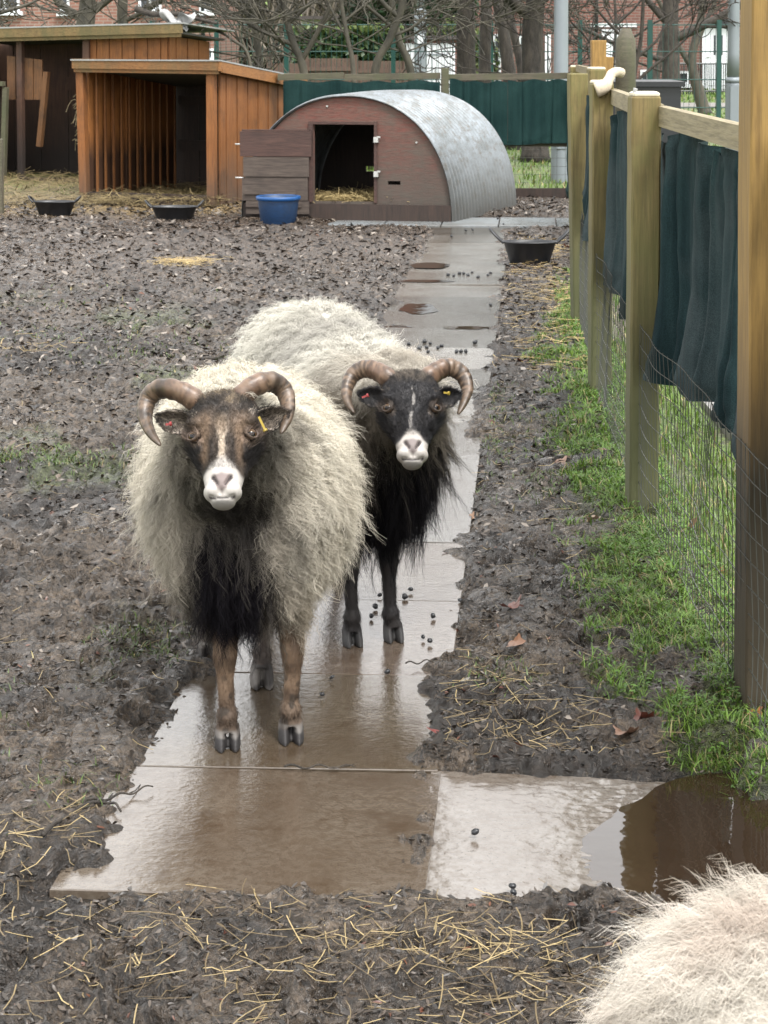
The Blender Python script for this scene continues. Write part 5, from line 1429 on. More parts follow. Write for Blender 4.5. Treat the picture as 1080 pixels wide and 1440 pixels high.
# ------------------------------------------------------------------ green weld mesh security fence
gfn = empty("mesh_fence", tuple(base(553, 29)), "green coated security mesh fence with posts, between the trees and houses", "fence")
zf = 29.0; yy = gz(zf)
for px in (215, 305, 403, 553, 690, 815, 913, 1010):
    q0 = base(px, zf); under(MB().box((q0[0] - .032, q0[1] - .03, 0), (q0[0] + .032, q0[1] + .03, 1.70)).build("post", M['green_steel']), gfn)
mb = MB(); xs_ = np.arange(-4.2, 5.2, .075)
for xx in xs_: mb.tube([(xx, yy + .035, .05), (xx, yy + .035, 1.65)], .0035, 3, cap=False)
for zz in (.08, .45, .85, 1.25, 1.63):
    mb.tube([(-4.2, yy + .04, zz), (5.2, yy + .04, zz)], .008, 4, cap=False)
under(mb.build("wire_panel", M['green_steel']), gfn)

# ------------------------------------------------------------------ street lamps
def lamp(px, z, r, rb, hb_, label, sign=False):
    q = base(px, z)
    e = empty("street_lamp", tuple(q), label, "street lamp", "grey street lamps beyond the pen")
    b = MB(); LS = lambda a, c, m=24: np.array(a) + (np.array(c) - np.array(a)) * np.linspace(0, 1, m)[:, None]
    b.tube(LS(q, q + [0, 0, hb_]), rb, 16); b.tube([q + [0, 0, hb_], q + [0, 0, hb_ + .06]], [rb * 1.12, r * 1.05], 16); b.tube(LS(q + [0, 0, hb_ + .06], q + [0, 0, 7.5]), np.linspace(r, r * .75, 24), 16)
    under(b.build("pole", M['pole'], smooth=True), e)
    under(MB().box((q[0] - rb * .5, q[1] - rb - .006, .35), (q[0] + rb * .5, q[1] - rb * .8, .85)).build("access_door", M['pole']), e)
    under(MB().tube([q + [0, 0, 7.4], q + [0, -.5, 7.75], q + [0, -1.0, 7.8]], .035, 8).build("arm", M['pole'], smooth=True), e)
    under(MB().box((q[0] - .12, q[1] - 1.6, 7.72), (q[0] + .12, q[1] - .95, 7.86)).build("lantern", M['pole']), e)
    if sign:
        s_ = under(MB().box((q[0] - .045, q[1] - rb - .012, 1.36), (q[0] + .045, q[1] - rb - .004, 1.50)).build("notice", M['white_upvc']), e)
lamp(788, 20.1, .073, .095, .60, "wide grey lamp post standing on the grass just past the back corner")
lamp(591, 31, .06, .095, 1.83, "stepped grey lamp post with a small notice before the white garage doors", True)
lamp(1030, 25, .075, .095, .9, "grey lamp post half hidden behind the tall thick orange post")

# ------------------------------------------------------------------ wooded hillside far behind
V, C = [], []
n = 26000
x = rng.uniform(-16, 26, n); y = rng.uniform(70, 84, n); hgt = 7.5 + 3 * fbm(x * .25, y * .2, 3)
z = hgt * rng.random(n) ** .8
d = norm(np.stack([rng.normal(0, .45, n), rng.normal(0, .45, n), np.ones(n)], -1)); L = rng.uniform(.4, 1.5, n)
t_ = np.linspace(0, 1, 4); P = np.stack([x, y, z], -1)[:, None] + d[:, None] * (L[:, None] * t_)[..., None]; P[..., 0] += (rng.normal(0, .1, n)[:, None] * t_ ** 2)
W = np.full((n, 1), .035) * np.array([1, .8, .6, .2]); C = mix((.05, .04, .03), (.17, .145, .11), rng.random((n, 1)))
o = ribbons("woodland", P, W, np.tile([0, -1.0, 0], (n, 1)), C, M['straw'], ridge=.6); tag(o, "hazy brown winter woodland filling the far distance", "woodland", kind="stuff")
n = 16000
x = rng.uniform(-16, 26, n); y = rng.uniform(78, 88, n); p = np.stack([x, y, 8.5 * rng.random(n)], -1)
a = norm(rng.normal(0, 1, (n, 3))); b_ = norm(np.cross(a, rng.normal(0, 1, (n, 3)))); s_ = rng.uniform(.15, .45, (n, 1))
V = np.stack([p - a * s_, p + b_ * s_ * .6, p + a * s_, p - b_ * s_ * .6], 1)
o = mesh_obj("woodland", V.reshape(-1, 3), np.arange(n * 4).reshape(-1, 4), M['litter'], None, False, np.repeat(mix((.04, .035, .025), (.12, .10, .07), rng.random((n, 1))), 4, 0))
tag(o, "brown undergrowth and leaf mass of the far woodland", "woodland", kind="stuff")
gx = np.linspace(-60, 70, 60); gy = np.linspace(86, 150, 30); GX, GY = np.meshgrid(gx, gy, indexing='ij')
GZ = -0.15 + 9.5 * sm(86, 130, GY) * (.8 + .4 * fbm(GX * .05, GY * .05, 9))
i = (np.arange(59)[:, None] * 30 + np.arange(29)).ravel()
o = mesh_obj("hillside", np.stack([GX, GY, GZ], -1).reshape(-1, 3), np.stack([i, i + 30, i + 31, i + 1], -1), m_lawn, None, True); tag(o, kind="structure")

# ================================================================== SHEEP
def evaluated(V, F, voxel, smooth_it):
    """fuse overlapping closed shapes into one continuous skin"""
    o = mesh_obj("skin_tmp", V, F)
    m = o.modifiers.new("r", 'REMESH'); m.mode = 'VOXEL'; m.voxel_size = voxel; m.adaptivity = 0
    m2 = o.modifiers.new("s", 'SMOOTH'); m2.factor = 0.5; m2.iterations = smooth_it
    dg = bpy.context.evaluated_depsgraph_get(); ev = o.evaluated_get(dg); me = ev.to_mesh()
    n = len(me.vertices); co = np.empty(n * 3, np.float32); me.vertices.foreach_get("co", co)
    nl = len(me.loops); li = np.empty(nl, np.int32); me.loops.foreach_get("vertex_index", li)
    tot = np.empty(len(me.polygons), np.int32); me.polygons.foreach_get("loop_total", tot)
    co = co.reshape(-1, 3).astype(float)
    if (tot == 4).all(): Fs = [li.reshape(-1, 4)]
    else:
        st = np.concatenate([[0], np.cumsum(tot)[:-1]]); Fs = []
        for k in (3, 4):
            q = st[tot == k]
            if len(q): Fs.append(li[q[:, None] + np.arange(k)])
    ev.to_mesh_clear(); me_ = o.data; bpy.data.objects.remove(o); bpy.data.meshes.remove(me_)
    return co, Fs


def vnormals(V, Fs):
    N = np.zeros_like(V)
    for F in Fs:
        a = V[F[:, 2]] - V[F[:, 0]]; b = V[F[:, -1]] - V[F[:, 1]]
        nn = np.cross(a, b)
        for k in range(F.shape[1]):
            for c in range(3): N[:, c] += np.bincount(F[:, k], nn[:, c], len(V))
    return norm(N)


def ellipsoid(mb, c, ax, r, n=20, m=14):
    """ax: 3x3 rows = axes"""
    ax = np.asarray(ax, float); r = np.asarray(r, float)
    V = []
    for i in range(1, m):
        th = PI * i / m
        for j in range(n):
            ph = 2 * PI * j / n
            V.append((math.sin(th) * math.cos(ph), math.sin(th) * math.sin(ph), math.cos(th)))
    V += [(0, 0, 1), (0, 0, -1)]; V = np.array(V) * r; V = np.asarray(c) + V @ ax
    Q = [(i * n + j, (i + 1) * n + j, (i + 1) * n + (j + 1) % n, i * n + (j + 1) % n) for i in range(m - 2) for j in range(n)]
    t0, t1 = (m - 1) * n, (m - 1) * n + 1
    T = [(t0, j, (j + 1) % n) for j in range(n)] + [(t1, (m - 2) * n + (j + 1) % n, (m - 2) * n + j) for j in range(n)]
    mb.add(V, Q, T)


HEAD_S = np.array([-.004, .006, .020, .038, .060, .085, .112, .140, .168, .192, .210, .222])
HEAD_A = np.array([.014, .026, .0330, .0365, .0430, .0530, .0640, .0700, .0700, .0620, .047, .022])
HEAD_F = np.array([-.022, -.009, -.002, .000, .004, .009, .0135, .016, .016, .010, -.004, -.03])
HEAD_B = np.array([-.042, -.052, -.060, -.066, -.074, -.086, -.100, -.112, -.120, -.122, -.115, -.09])


class Head:
    def __init__(s, nose, v, w, roll=0.0, scale=1.0):
        s.o = np.array(nose, float); s.v = norm(v); w = norm(np.asarray(w) - s.v * np.dot(w, s.v)); u = np.cross(s.v, w)
        if u[0] < 0: u = -u
        s.u, s.w, s.k = u, w, scale
    def P(s, u, v, w): 
        u, v, w = [np.asarray(q, float)[..., None] for q in (u, v, w)]
        return s.o + s.k * (s.u * u + s.v * v + s.w * w)
    def L(s, p):
        d = (p - s.o) / s.k; return d @ s.u, d @ s.v, d @ s.w


def head_shape(mb, H):
    n = 28; ph = np.arange(n) * 2 * PI / n
    S = np.linspace(HEAD_S[0], HEAD_S[-1], 40)
    V = []
    for q in S:
        a = np.interp(q, HEAD_S, HEAD_A); f = np.interp(q, HEAD_S, HEAD_F); b_ = np.interp(q, HEAD_S, HEAD_B)
        mid, hh = (f + b_) / 2, (f - b_) / 2
        cx, cy = np.cos(ph), np.sin(ph)
        ex_ = .85 - .25 * math.exp(-((q - .130) / .035) ** 2)
        uu = a * np.sign(cx) * np.abs(cx) ** ex_ * (1 - 0.46 * np.clip(cy, 0, 1) ** .8 * sm(.03, .06, q) * sm(.16, .115, q))
        V.append(H.P(uu, np.full(n, q), mid + hh * np.sign(cy) * np.abs(cy) ** ex_))
    V = np.concatenate(V); m = len(S)
    i = np.arange(m - 1)[:, None] * n; j = np.arange(n)[None]; k = (j + 1) % n
    Q = np.stack([i + j, i + n + j, i + n + k, i + k], -1).reshape(-1, 4)
    c0, c1 = V[:n].mean(0), V[-n:].mean(0)
    V = np.concatenate([V, [c0, c1]]); jj = np.arange(n)
    T = np.concatenate([np.stack([np.full(n, m * n), jj, (jj + 1) % n], -1), np.stack([np.full(n, m * n + 1), (m - 1) * n + (jj + 1) % n, (m - 1) * n + jj], -1)])
    mb.add(V, Q, T)
    ax = np.stack([H.u, H.v, H.w]); k_ = H.k
    E = lambda u, v, w, ru, rv, rw: ellipsoid(mb, H.P(u, v, w), ax, (ru * k_, rv * k_, rw * k_))
    E(0, -.003, -.033, .0235, .0125, .027)      # chin
    E(0, .024, -.008, .0175, .016, .012)        # nose pad
    for s_ in (-1, 1):
        E(s_ * .0165, .012, -.024, .0195, .0165, .026)   # lips
        E(s_ * .050, .143, .001, .0145, .0085, .012)    # brow
        E(s_ * .040, .100, -.030, .010, .03, .03)    # cheekbone
        E(s_ * .032, .188, -.014, .016, .014, .018)    # horn boss
        # eyelid ring
        ec, en = eye_pos(H, s_)
        e1_ = norm(np.cross(en, H.v)); e2_ = np.cross(en, e1_)
        a = np.linspace(0, 2 * PI, 25)[:-1]
        ring = [ec + en * .0030 * k_ + (e1_ * math.cos(t_) * .0130 + H.v * math.sin(t_) * (.0068 if math.sin(t_) > 0 else .0080)) * k_ for t_ in a]
        V, Q, _ = tube_arr(ring + [ring[0]], .0036 * k_, 8, False)
        mb.add(V, Q)
        mb.add([ring[0]], None, None)


def nostril(au, v, wd):
    """slanting comma shaped slits"""
    ax_, ay_, bx_, by_ = .0165, .0345, .0070, .0180
    t_ = np.clip(((au - ax_) * (bx_ - ax_) + (v - ay_) * (by_ - ay_)) / ((bx_ - ax_) ** 2 + (by_ - ay_) ** 2), 0, 1)
    d = np.hypot(au - (ax_ + t_ * (bx_ - ax_)), v - (ay_ + t_ * (by_ - ay_)))
    return np.exp(-(d / (wd * (1.15 - .6 * t_))) ** 4)


def eye_pos(H, s_):
    return H.P(s_ * .0545, .118, -.002), norm(H.u * s_ * .52 + H.w * .85 - H.v * .05)


def ear_shape(mb, H, s_, length=.080, droop=0.0, fwd=.25):
    r0 = H.P(s_ * .054, .158, -.036)
    d = norm(H.u * s_ + np.array([0, 0, droop]) + H.w * fwd * .4); face = norm(H.w * .8 + np.array([0, 0, -.45]) + H.u * s_ * .1); face = norm(face - d * np.dot(face, d)); up = np.cross(d, face)
    n, m = 18, 12; t = np.linspace(0, 1, n); q = np.linspace(-1, 1, m)
    wid = .021 * np.sin(PI * np.clip(t * .93 + .07, 0, 1)) ** .7 + .003
    A, B = [], []
    for i in range(n):
        c = r0 + d * length * t[i]
        for x in q:
            p = c + up * wid[i] * x + face * (.012 * x * x - .004 * (1 - x * x)) - face * .012 * t[i] * t[i]
            th = .0042 * (1 - .35 * abs(x)) * (1 - .4 * t[i])
            A.append(p + face * th * .5); B.append(p - face * th)
    V = np.array(A + B); i = np.arange(n - 1)[:, None] * m; j = np.arange(m - 1)[None]
    Q = np.stack([i + j, i + m + j, i + m + j + 1, i + j + 1], -1).reshape(-1, 4); N = n * m
    E = []
    for k in range(n - 1): E += [(k * m, N + k * m, N + (k + 1) * m, (k + 1) * m), (k * m + m - 1, (k + 1) * m + m - 1, N + (k + 1) * m + m - 1, N + k * m + m - 1)]
    for k in range(m - 1): E += [(k, k + 1, N + k + 1, N + k), ((n - 1) * m + k, N + (n - 1) * m + k, N + (n - 1) * m + k + 1, (n - 1) * m + k + 1)]
    mb.add(V, np.concatenate([Q, Q[:, ::-1] + N, np.array(E)]))
    return r0, d, up, face


def leg_shape(mb, top, knee, fet, hoof, fd, thick=1.0, front=True):
    """fd: unit horizontal forward"""
    P = spline([top, knee, fet, hoof + np.array([0, 0, .034])], 22)
    R = np.interp(np.linspace(0, 1, 22), [0, .25, .34, .42, .62, .70, .80, 1], np.array([.045, .024, .0240, .0165, .0150, .0215, .0175, .022]) * thick)
    V, Q, T = tube_arr(P, R, 14); mb.add(V, Q, T)
    sd_ = np.array([-fd[1], fd[0], 0])
    for s_ in (-1, 1):
        c = hoof + sd_ * s_ * .0135 * thick
        n = 12; a = np.arange(n) * 2 * PI / n; V = []
        for (z, f0, L, W) in ((.0, .010, .031, .0118), (.012, .007, .028, .0115), (.028, .0, .021, .0110), (.040, -.004, .015, .0095)):
            for t_ in a:
                x = math.cos(t_); y = math.sin(t_)
                V.append(c + fd * (f0 + L * x * (1 if x > 0 else .75)) * thick + sd_ * W * y * (1 - .35 * max(x, 0)) * thick + np.array([0, 0, z * thick]))
        Q = [(i * n + j, i * n + (j + 1) % n, (i + 1) * n + (j + 1) % n, (i + 1) * n + j) for i in range(3) for j in range(n)]
        V = V + [np.mean(V[:n], 0), np.mean(V[-n:], 0)]
        T = [(4 * n, (j + 1) % n, j) for j in range(n)] + [(4 * n + 1, 3 * n + j, 3 * n + (j + 1) % n) for j in range(n)]
        mb.add(V, Q, T)
    # dew claws
    for s_ in (-1, 1):
        ellipsoid(mb, fet + np.array([0, 0, -.010]) - fd * .017 + sd_ * s_ * .010, np.eye(3), (.006, .006, .008), 8, 6)


def horn_obj(pts, r0, parent, seed, tone=1.0, flat=0.82):
    P = spline(pts, 80); t = np.linspace(0, 1, 80)
    ring = 0.07 * np.sin(t * 2 * PI * 15 + 1.5 * np.sin(t * 9)) ** 3 * (1 - t) + 0.03 * np.sin(t * 61) * (1 - t)
    R = r0 * ((1 - t) ** .5 * .97 + .03) * (1 + ring)
    V, Q, T = tube_arr(P, R, 20, True, flat)
    tv = np.concatenate([np.repeat(t, 20), [0, 1]])
    av = np.concatenate([np.tile(np.arange(20) / 20, 80), [0, 0]])
    nz = n3(np.stack([tv * 34, np.sin(av * 2 * PI) * .8, np.cos(av * 2 * PI) * .8], -1), seed)
    nz2 = n3(np.stack([tv * 90, np.sin(av * 2 * PI) * 3, np.cos(av * 2 * PI) * 3], -1), seed + 1)
    c = mix((.055, .040, .030), (.23, .165, .12), sm(.25, .75, nz))
    c = mix(c, (.34, .20, .14), (sm(.12, .2, tv) * sm(.42, .3, tv) * .65 * nz2)[:, None])
    c = mix(c, (.030, .024, .020), (sm(.62, .85, nz2) * .7)[:, None])
    c = mix(c, (.10, .075, .055), (sm(.72, .95, tv) * .8)[:, None])
    c = mix(c, (.30, .26, .22), (sm(.06, .0, tv) * .5)[:, None])
    o = mesh_obj("horn", V, [Q, T], M['horn'], None, True, (c * .85 + c.mean(1, keepdims=True) * .15) * np.array([1.06, .96, .84]) * tone * .54)
    return under(o, parent)


def eye_obj(H, s_, parent):
    c, nrm = eye_pos(H, s_); r = .0128 * H.k
    e1_ = norm(np.cross(H.v, nrm)); e2_ = norm(np.cross(nrm, e1_))
    c = c - nrm * .0045 * H.k
    mb = MB(); ellipsoid(mb, c, np.stack([e1_, e2_, nrm]), (r, r, r), 32, 24)
    look = norm(CAM - c); look = norm(nrm * .45 + look * .65); h_ = norm(np.cross(H.v, look)); v_ = np.cross(look, h_)
    V = np.concatenate(mb.v); d = (V - c) / r; a, b_ = d @ h_, d @ v_; f = d @ look
    iris = (f > .55) & (np.hypot(a, b_) < .74); pup = (f > .55) & (np.abs(a) < .52) & (np.abs(b_) < .30)
    C = np.tile([.022, .015, .012], (len(V), 1)); C[iris] = (.060, .032, .010); C[(np.hypot(a, b_) > .6) & iris] = (.06, .035, .018); C[pup] = (.004, .004, .005)
    F = [np.concatenate(x) for x in (mb.q, mb.t)]
    return under(mesh_obj("eye", V, F, M['eye'], None, True, C), parent)


def curlies(name, root, nrm, L, C, wid, parent, mat, n=10, tuft=7, tuft_r=.0065, curl=.006, wave=2.9, droop=.5, stand=.55, flow=None, seed=1, tipc=None, spread=.28):
    """locks of wool: every root is a tuft of `tuft` wavy strands gathering towards the tip"""
    r__ = np.random.default_rng(seed); k = len(root)
    nrm = norm(nrm + r__.normal(0, .16, (k, 3)))
    g_ = np.array([0, 0, -1.0]); 
    fl = np.tile(g_, (k, 1)) if flow is None else flow
    fl = fl - nrm * (fl * nrm).sum(1, keepdims=True); 
    fl = fl + r__.normal(0, .22, (k, 3))
    L = L * (0.7 + .6 * r__.random(k))
    idx = np.repeat(np.arange(k), tuft); K = len(idx)
    rt = root[idx] + r__.normal(0, tuft_r, (K, 3)); rt -= nrm[idx] * ((rt - root[idx]) * nrm[idx]).sum(1, keepdims=True) * .8
    t = np.linspace(0, 1, n)[None, :, None]
    Lk = (L[idx] * (0.75 + .5 * r__.random(K)))[:, None, None]
    N_, F_ = nrm[idx][:, None], fl[idx][:, None]
    st = stand if np.isscalar(stand) else stand[idx][:, None, None]
    dr = droop if np.isscalar(droop) else droop[idx][:, None, None]
    path = rt[:, None] + N_ * Lk * st * (t * (1 - .45 * t)) + F_ * Lk * (.35 * t + dr * t * t)
    gather = root[idx][:, None] + N_ * Lk * st * (t * (1 - .45 * t)) + F_ * Lk * (.35 * t + dr * t * t)
    path = path + (gather - path) * (t ** 1.2) * (1 - spread)
    s1 = norm(np.cross(N_, F_ + 1e-4)); 
    ph = r__.random((k,))[idx][:, None, None] * 2 * PI + r__.normal(0, .6, (K,))[:, None, None]
    wv = wave * (0.7 + .6 * r__.random((k,)))[idx][:, None, None]
    amp = (curl if np.isscalar(curl) else curl[idx][:, None, None]) * (.35 + .8 * t) * (.6 + .8 * r__.random((k,)))[idx][:, None, None]
    path = path + s1 * amp * np.sin(ph + wv * 2 * PI * t) + N_ * amp * .6 * np.cos(ph + wv * 2 * PI * t)
    path = path + np.cumsum(r__.normal(0, .0006, (K, n, 3)), 1)
    W = (wid * (.7 + .6 * r__.random(K)))[:, None] * np.linspace(1, .12, n)[None] ** .7
    Cs = C[idx] * (0.66 + .62 * r__.random((k, 1)))[idx] * (0.9 + .2 * r__.random((K, 1)))
    Cp = Cs[:, None] * np.ones((1, n, 1))
    if tipc is not None: Cp = Cp + (tipc[idx][:, None] - Cp) * (t ** 2) * .6
    o = ribbons(name, path, W, nrm[idx], Cp, mat, ridge=.7, twist=r__.normal(0, .7, K))
    if parent: under(o, parent)
    return o


def build_sheep(label, group, torso, necks, legs, H, ears, colf, fleecef, voxel=.0031, density=26000, seed=1, fd=None, wool_w=.00064, headhair=True, tuft=9):
    """torso: list (centre, radii, forward dir); legs: list (top,knee,fetlock,hoof,thick)"""
    mb = MB()
    for (c, r, f) in torso:
        f = norm(f); sd_ = np.array([-f[1], f[0], 0]); sd_ = norm(sd_); u_ = np.cross(f, sd_); 
        ellipsoid(mb, c, np.stack([sd_, f, u_ if u_[2] > 0 else -u_]), r, 32, 22)
    for (P, R) in necks:
        P = spline(P, 14); V, Q, T = tube_arr(P, np.interp(np.linspace(0, 1, 14), np.linspace(0, 1, len(R)), R), 20); mb.add(V, Q, T)
    if H: 
        head_shape(mb, H)
    for lg in legs: leg_shape(mb, *[np.array(q, float) for q in lg[:4]], fd, lg[4])
    earinfo = []
    if H:
        for (s_, ln, dr, fw) in ears: earinfo.append(ear_shape(mb, H, s_, ln, dr, fw))
    V, F = evaluated(np.concatenate(mb.v), [np.concatenate(mb.q), np.concatenate(mb.t)], voxel, 4)
    N = vnormals(V, F)
    if H:   # carve nostrils and mouth
        u, v, w = H.L(V)
        au = np.abs(u)
        nos = nostril(au, v, .0036) * (w > -.034)
        line = np.exp(-((v - (-.0045 + 7 * au * au)) / .0020) ** 2) * sm(.026, .021, au) * (w < .02) * (w > -.07)
        phil = np.exp(-(u / .0018) ** 2) * sm(.004, .0, np.abs(v + .001) - .004) * (w > -.04)
        V = V - N * (nos * .0050 + line * .0032 + phil * .0015)[:, None] * H.k
        N = vnormals(V, F)
    C = colf(V, N)
    body = mesh_obj("sheep", V, F, M['skin'], None, True, C)
    tag(body, label, "sheep", group)
    # wool roots picked over the skin
    r__ = np.random.default_rng(seed)
    mask, L, col_, curl, stand, droop, flow, tip = fleecef(V, N)
    area_p = mask / mask.sum()
    ids = r__.choice(len(V), size=density // tuft, p=area_p)
    curlies("fleece", V[ids] + r__.normal(0, .0015, (len(ids), 3)), N[ids], L[ids], col_[ids], wool_w, body, M['wool'], tuft=tuft, seed=seed, curl=curl[ids], stand=stand[ids], droop=droop[ids], flow=flow[ids], tipc=tip[ids])
    if H and headhair:
        u, v, w = H.L(V)
        near = (np.abs(u) < .14) & (v > .052 - 1.1 * np.clip(np.abs(u) - .036, 0, .02)) & (v < .24) & (w > -.14) & (w < .04) & ~((np.abs(u) < .023) & (v < .046) & (v > -.006) & (w > -.036)) & ~((np.abs(v + .003) < .004) & (np.abs(u) < .022)) & ~((v < .006) & (np.abs(u) < .006))
        ex = np.zeros(len(V), bool)
        for s_ in (-1, 1):
            ec, en = eye_pos(H, s_); ex |= np.linalg.norm(V - ec, axis=1) < .0125 * H.k
        pool = np.nonzero(near & ~ex)[0]
        ids = r__.choice(pool, size=19000)
        un = u[ids]; vn = v[ids]
        fl = H.v * 0.9 + H.u * (np.sign(un) * np.clip(np.abs(un) * 12, 0, .8))[:, None]
        poll = sm(.165, .20, vn) * (w[ids] > -.06) * (np.abs(un) < .05)
        Lh = .0016 + .0045 * sm(.035, .075, vn) + .011 * sm(.038, .050, np.abs(un)) * sm(.14, .11, vn) * sm(.02, .05, vn) + .006 * poll + .007 * sm(-.03, -.07, w[ids])
        Cc = C[ids] * (.8 + .4 * r__.random((len(ids), 1)))
        curlies("face_hair", V[ids], N[ids], Lh, Cc, .00042, body, M['face_hair'], n=5, tuft=2, tuft_r=.0015, curl=.0006 + .002 * poll, wave=.8, droop=.55, stand=.22 + .15 * poll, flow=fl, seed=seed + 3)
        lp_ = np.nonzero((V[:, 2] < .30) & (V[:, 2] > .045))[0]
        ids = r__.choice(lp_, size=9000); zz_ = V[ids, 2]
        curlies("leg_hair", V[ids], N[ids], .006 + .006 * sm(.09, .05, zz_) + .012 * sm(.20, .28, zz_), C[ids] * (.75 + .5 * r__.random((len(ids), 1))), .00045, body, M['face_hair'], n=5, tuft=2, tuft_r=.002, curl=.0008, wave=.8, droop=.7, stand=.25, seed=seed + 5)
    if H:
        for s_ in (-1, 1): eye_obj(H, s_, body)
    return body, earinfo


def head_base_color(V, H, style):
    u, v, w = H.L(V); au = np.abs(u); nz = n3(V * 60, 8); nz2 = n3(V * 140, 9)
    on = (v < .25) & (w > -.15) & (au < .16)
    if style == 'brown':
        C = mix((.018, .015, .013), (.060, .046, .036), sm(.25, .75, nz)[:, None])
        tan = sm(.172, .192, v + .02 * (nz - .5)) * sm(.055, .03, au) ; C = mix(C, mix((.20, .155, .105), (.06, .048, .038), sm(.45, .65, nz2)), (tan * .9))
        br = np.exp(-((au - .033) / .0165) ** 2) * sm(.055, .080, v) * sm(.168, .14, v); C = mix(C, mix((.12, .082, .056), (.25, .172, .115), nz2[:, None]), br * .88)
        dk = np.exp(-((au - .0195) / .007) ** 2) * sm(.055, .07, v) * sm(.125, .10, v); C = mix(C, (.025, .02, .018), dk * .9)
        chk = sm(.034, .045, au + .01 * (nz - .5)) * sm(.125, .10, v + .02 * (nz2 - .5)); C = mix(C, (.012, .010, .010), chk)
        bl = sm(.0085 + .012 * sm(.10, .14, v) + .004 * (nz2 - .5), .0030, au) * sm(.160, .120, v + .02 * (nz - .5)); C = mix(C, mix((.46, .38, .30), (.22, .16, .11), sm(.10, .135, v)), bl * .92)
        eye_c, ey = (.25, .18, .135), .8
        mz = sm(.078, .064, v + .85 * np.clip(au - .003, 0, 1) + .010 * (nz - .5)) * sm(.046, .038, au)
    else:
        C = mix((.010, .010, .012), (.026, .024, .025), nz[:, None])
        C = mix(C, mix((.12, .10, .08), (.035, .03, .026), sm(.4, .6, nz2)), sm(.168, .195, v) * sm(.06, .03, au) * .9)
        st = sm(.0045, .0015, np.abs(u - .004 * np.sin(v * 60))) * sm(.06, .075, v) * sm(.17, .15, v) * sm(.35, .5, nz2); C = mix(C, (.34, .32, .30), st * .75)
        eye_c, ey = (.13, .105, .085), .75
        mz = sm(.066, .054, v + .70 * np.clip(au - .003, 0, 1) + .008 * (nz - .5)) * sm(.044, .036, au)
    for s_ in (-1, 1):
        ec, en = eye_pos(H, s_); d = V - ec
        q = np.sqrt((d @ en / .03) ** 2 + ((d @ norm(H.v)) / .020) ** 2 + ((d @ norm(np.cross(en, H.v))) / .016) ** 2) / H.k
        q = q - .25 * (d @ H.v < -.004)
        C = mix(C, eye_c, sm(1.15, .75, q) * ey)
        C = mix(C, (.03, .02, .016), sm(.020, .0145, np.linalg.norm(d, axis=1) / H.k) * .0 + sm(.0155, .0135, np.linalg.norm(d, axis=1) / H.k) * .75)
    C = mix(C, mix((.33, .305, .28), (.42, .395, .37), nz[:, None]) * (.82 + .3 * nz2)[:, None], mz)
    # grey pink nose pad, nostrils, mouth
    pad = sm(.0150, .0110, au - .45 * (v - .020)) * sm(.046, .038, v + .2 * au) * sm(.004, .011, v - .3 * au) * (w > -.035)
    C = mix(C, (.15, .125, .12) if style != 'brown' else (.15, .118, .112), pad * .95)
    C = mix(C, (.09, .07, .068), np.exp(-(u / .0016) ** 2) * sm(.014, .008, v) * sm(-.003, .0, v) * .8)
    nos = nostril(au, v, .0030) * (w > -.036)
    line = np.exp(-((v - (-.0045 + 7 * au * au)) / .0017) ** 2) * sm(.026, .021, au) * (w < .02) * (w > -.07)
    C = mix(C, (.02, .014, .014), np.clip(nos * 1.3, 0, 1)); C = mix(C, (.02, .015, .015), np.clip(line * 1.6, 0, 1))
    C = mix(C, (.22, .21, .20), sm(-.005, -.010, v) * .8 * mz)
    return C, on


def ear_color(V, C, infos, inner, outer, rim):
    for (r0, d, up, face) in infos:
        q = V - r0; a = q @ d; b_ = q @ up; f = q @ face
        m = (a > .004) & (a < .1) & (np.abs(b_) < .03) & (np.abs(f) < .03)
        x = np.abs(b_) / .021
        C[m] = mix(mix(outer, inner, (sm(.0, .002, f[m] - .012 * x[m] ** 2 + .012 * (a[m] / .08) ** 2))[:, None]), rim, (sm(.75, .95, x[m]) * .8 + sm(.065, .078, a[m]) * .8)[:, None].clip(0, 1))
    return C

UPC = CU; TOC = -CF
# ---------------------------------------------------------------- front sheep
zh = 3.80
nose = at(311.5, 694, zh - .075)
tau = math.radians(36)
pitch_v = np.array([-.030, math.sin(tau), math.cos(tau)]); pitch_w = np.array([-.03, -math.cos(tau), math.sin(tau)])
HA = Head(nose, pitch_v, pitch_w, scale=1.0)
g = lambda px, py: gnd(px, py)
hf = [g(320, 1049), g(409, 1040), g(368, 963), g(292, 931)]
fdA = norm(np.array([.13, -1.0, 0]))
yA = hf[0][1]
torsoA = [((-.275, yA + .10, .475), (.192, .195, .21), (.1, -1, 0)), ((-.292, yA + .30, .475), (.213, .24, .212), (.13, -1, 0)), ((-.315, yA + .53, .49), (.19, .20, .195), (.13, -1, 0)), ((-.28, yA + .04, .42), (.15, .13, .165), (.1, -1, 0))]
neckA = [([(-.29, yA + .12, .52), (-.30, yA - .05, .60), tuple(HA.P(0, .185, -.075))], [.15, .115, .075])]
legsA = []
for k, h_ in enumerate(hf):
    h_ = np.array(h_); h_[2] = 0
    if k < 2: legsA.append(((h_[0] * .9 - .03, h_[1] + .03, .36), (h_[0] + (.004 if k else -.004), h_[1] - .002, .185), (h_[0], h_[1] - .004, .072), (h_[0], h_[1], 0), 1.06))
    else: legsA.append(((h_[0] + .0, h_[1] + .0, .38), (h_[0], h_[1] + .07, .21), (h_[0], h_[1] + .02, .075), (h_[0], h_[1], 0), 1.06))

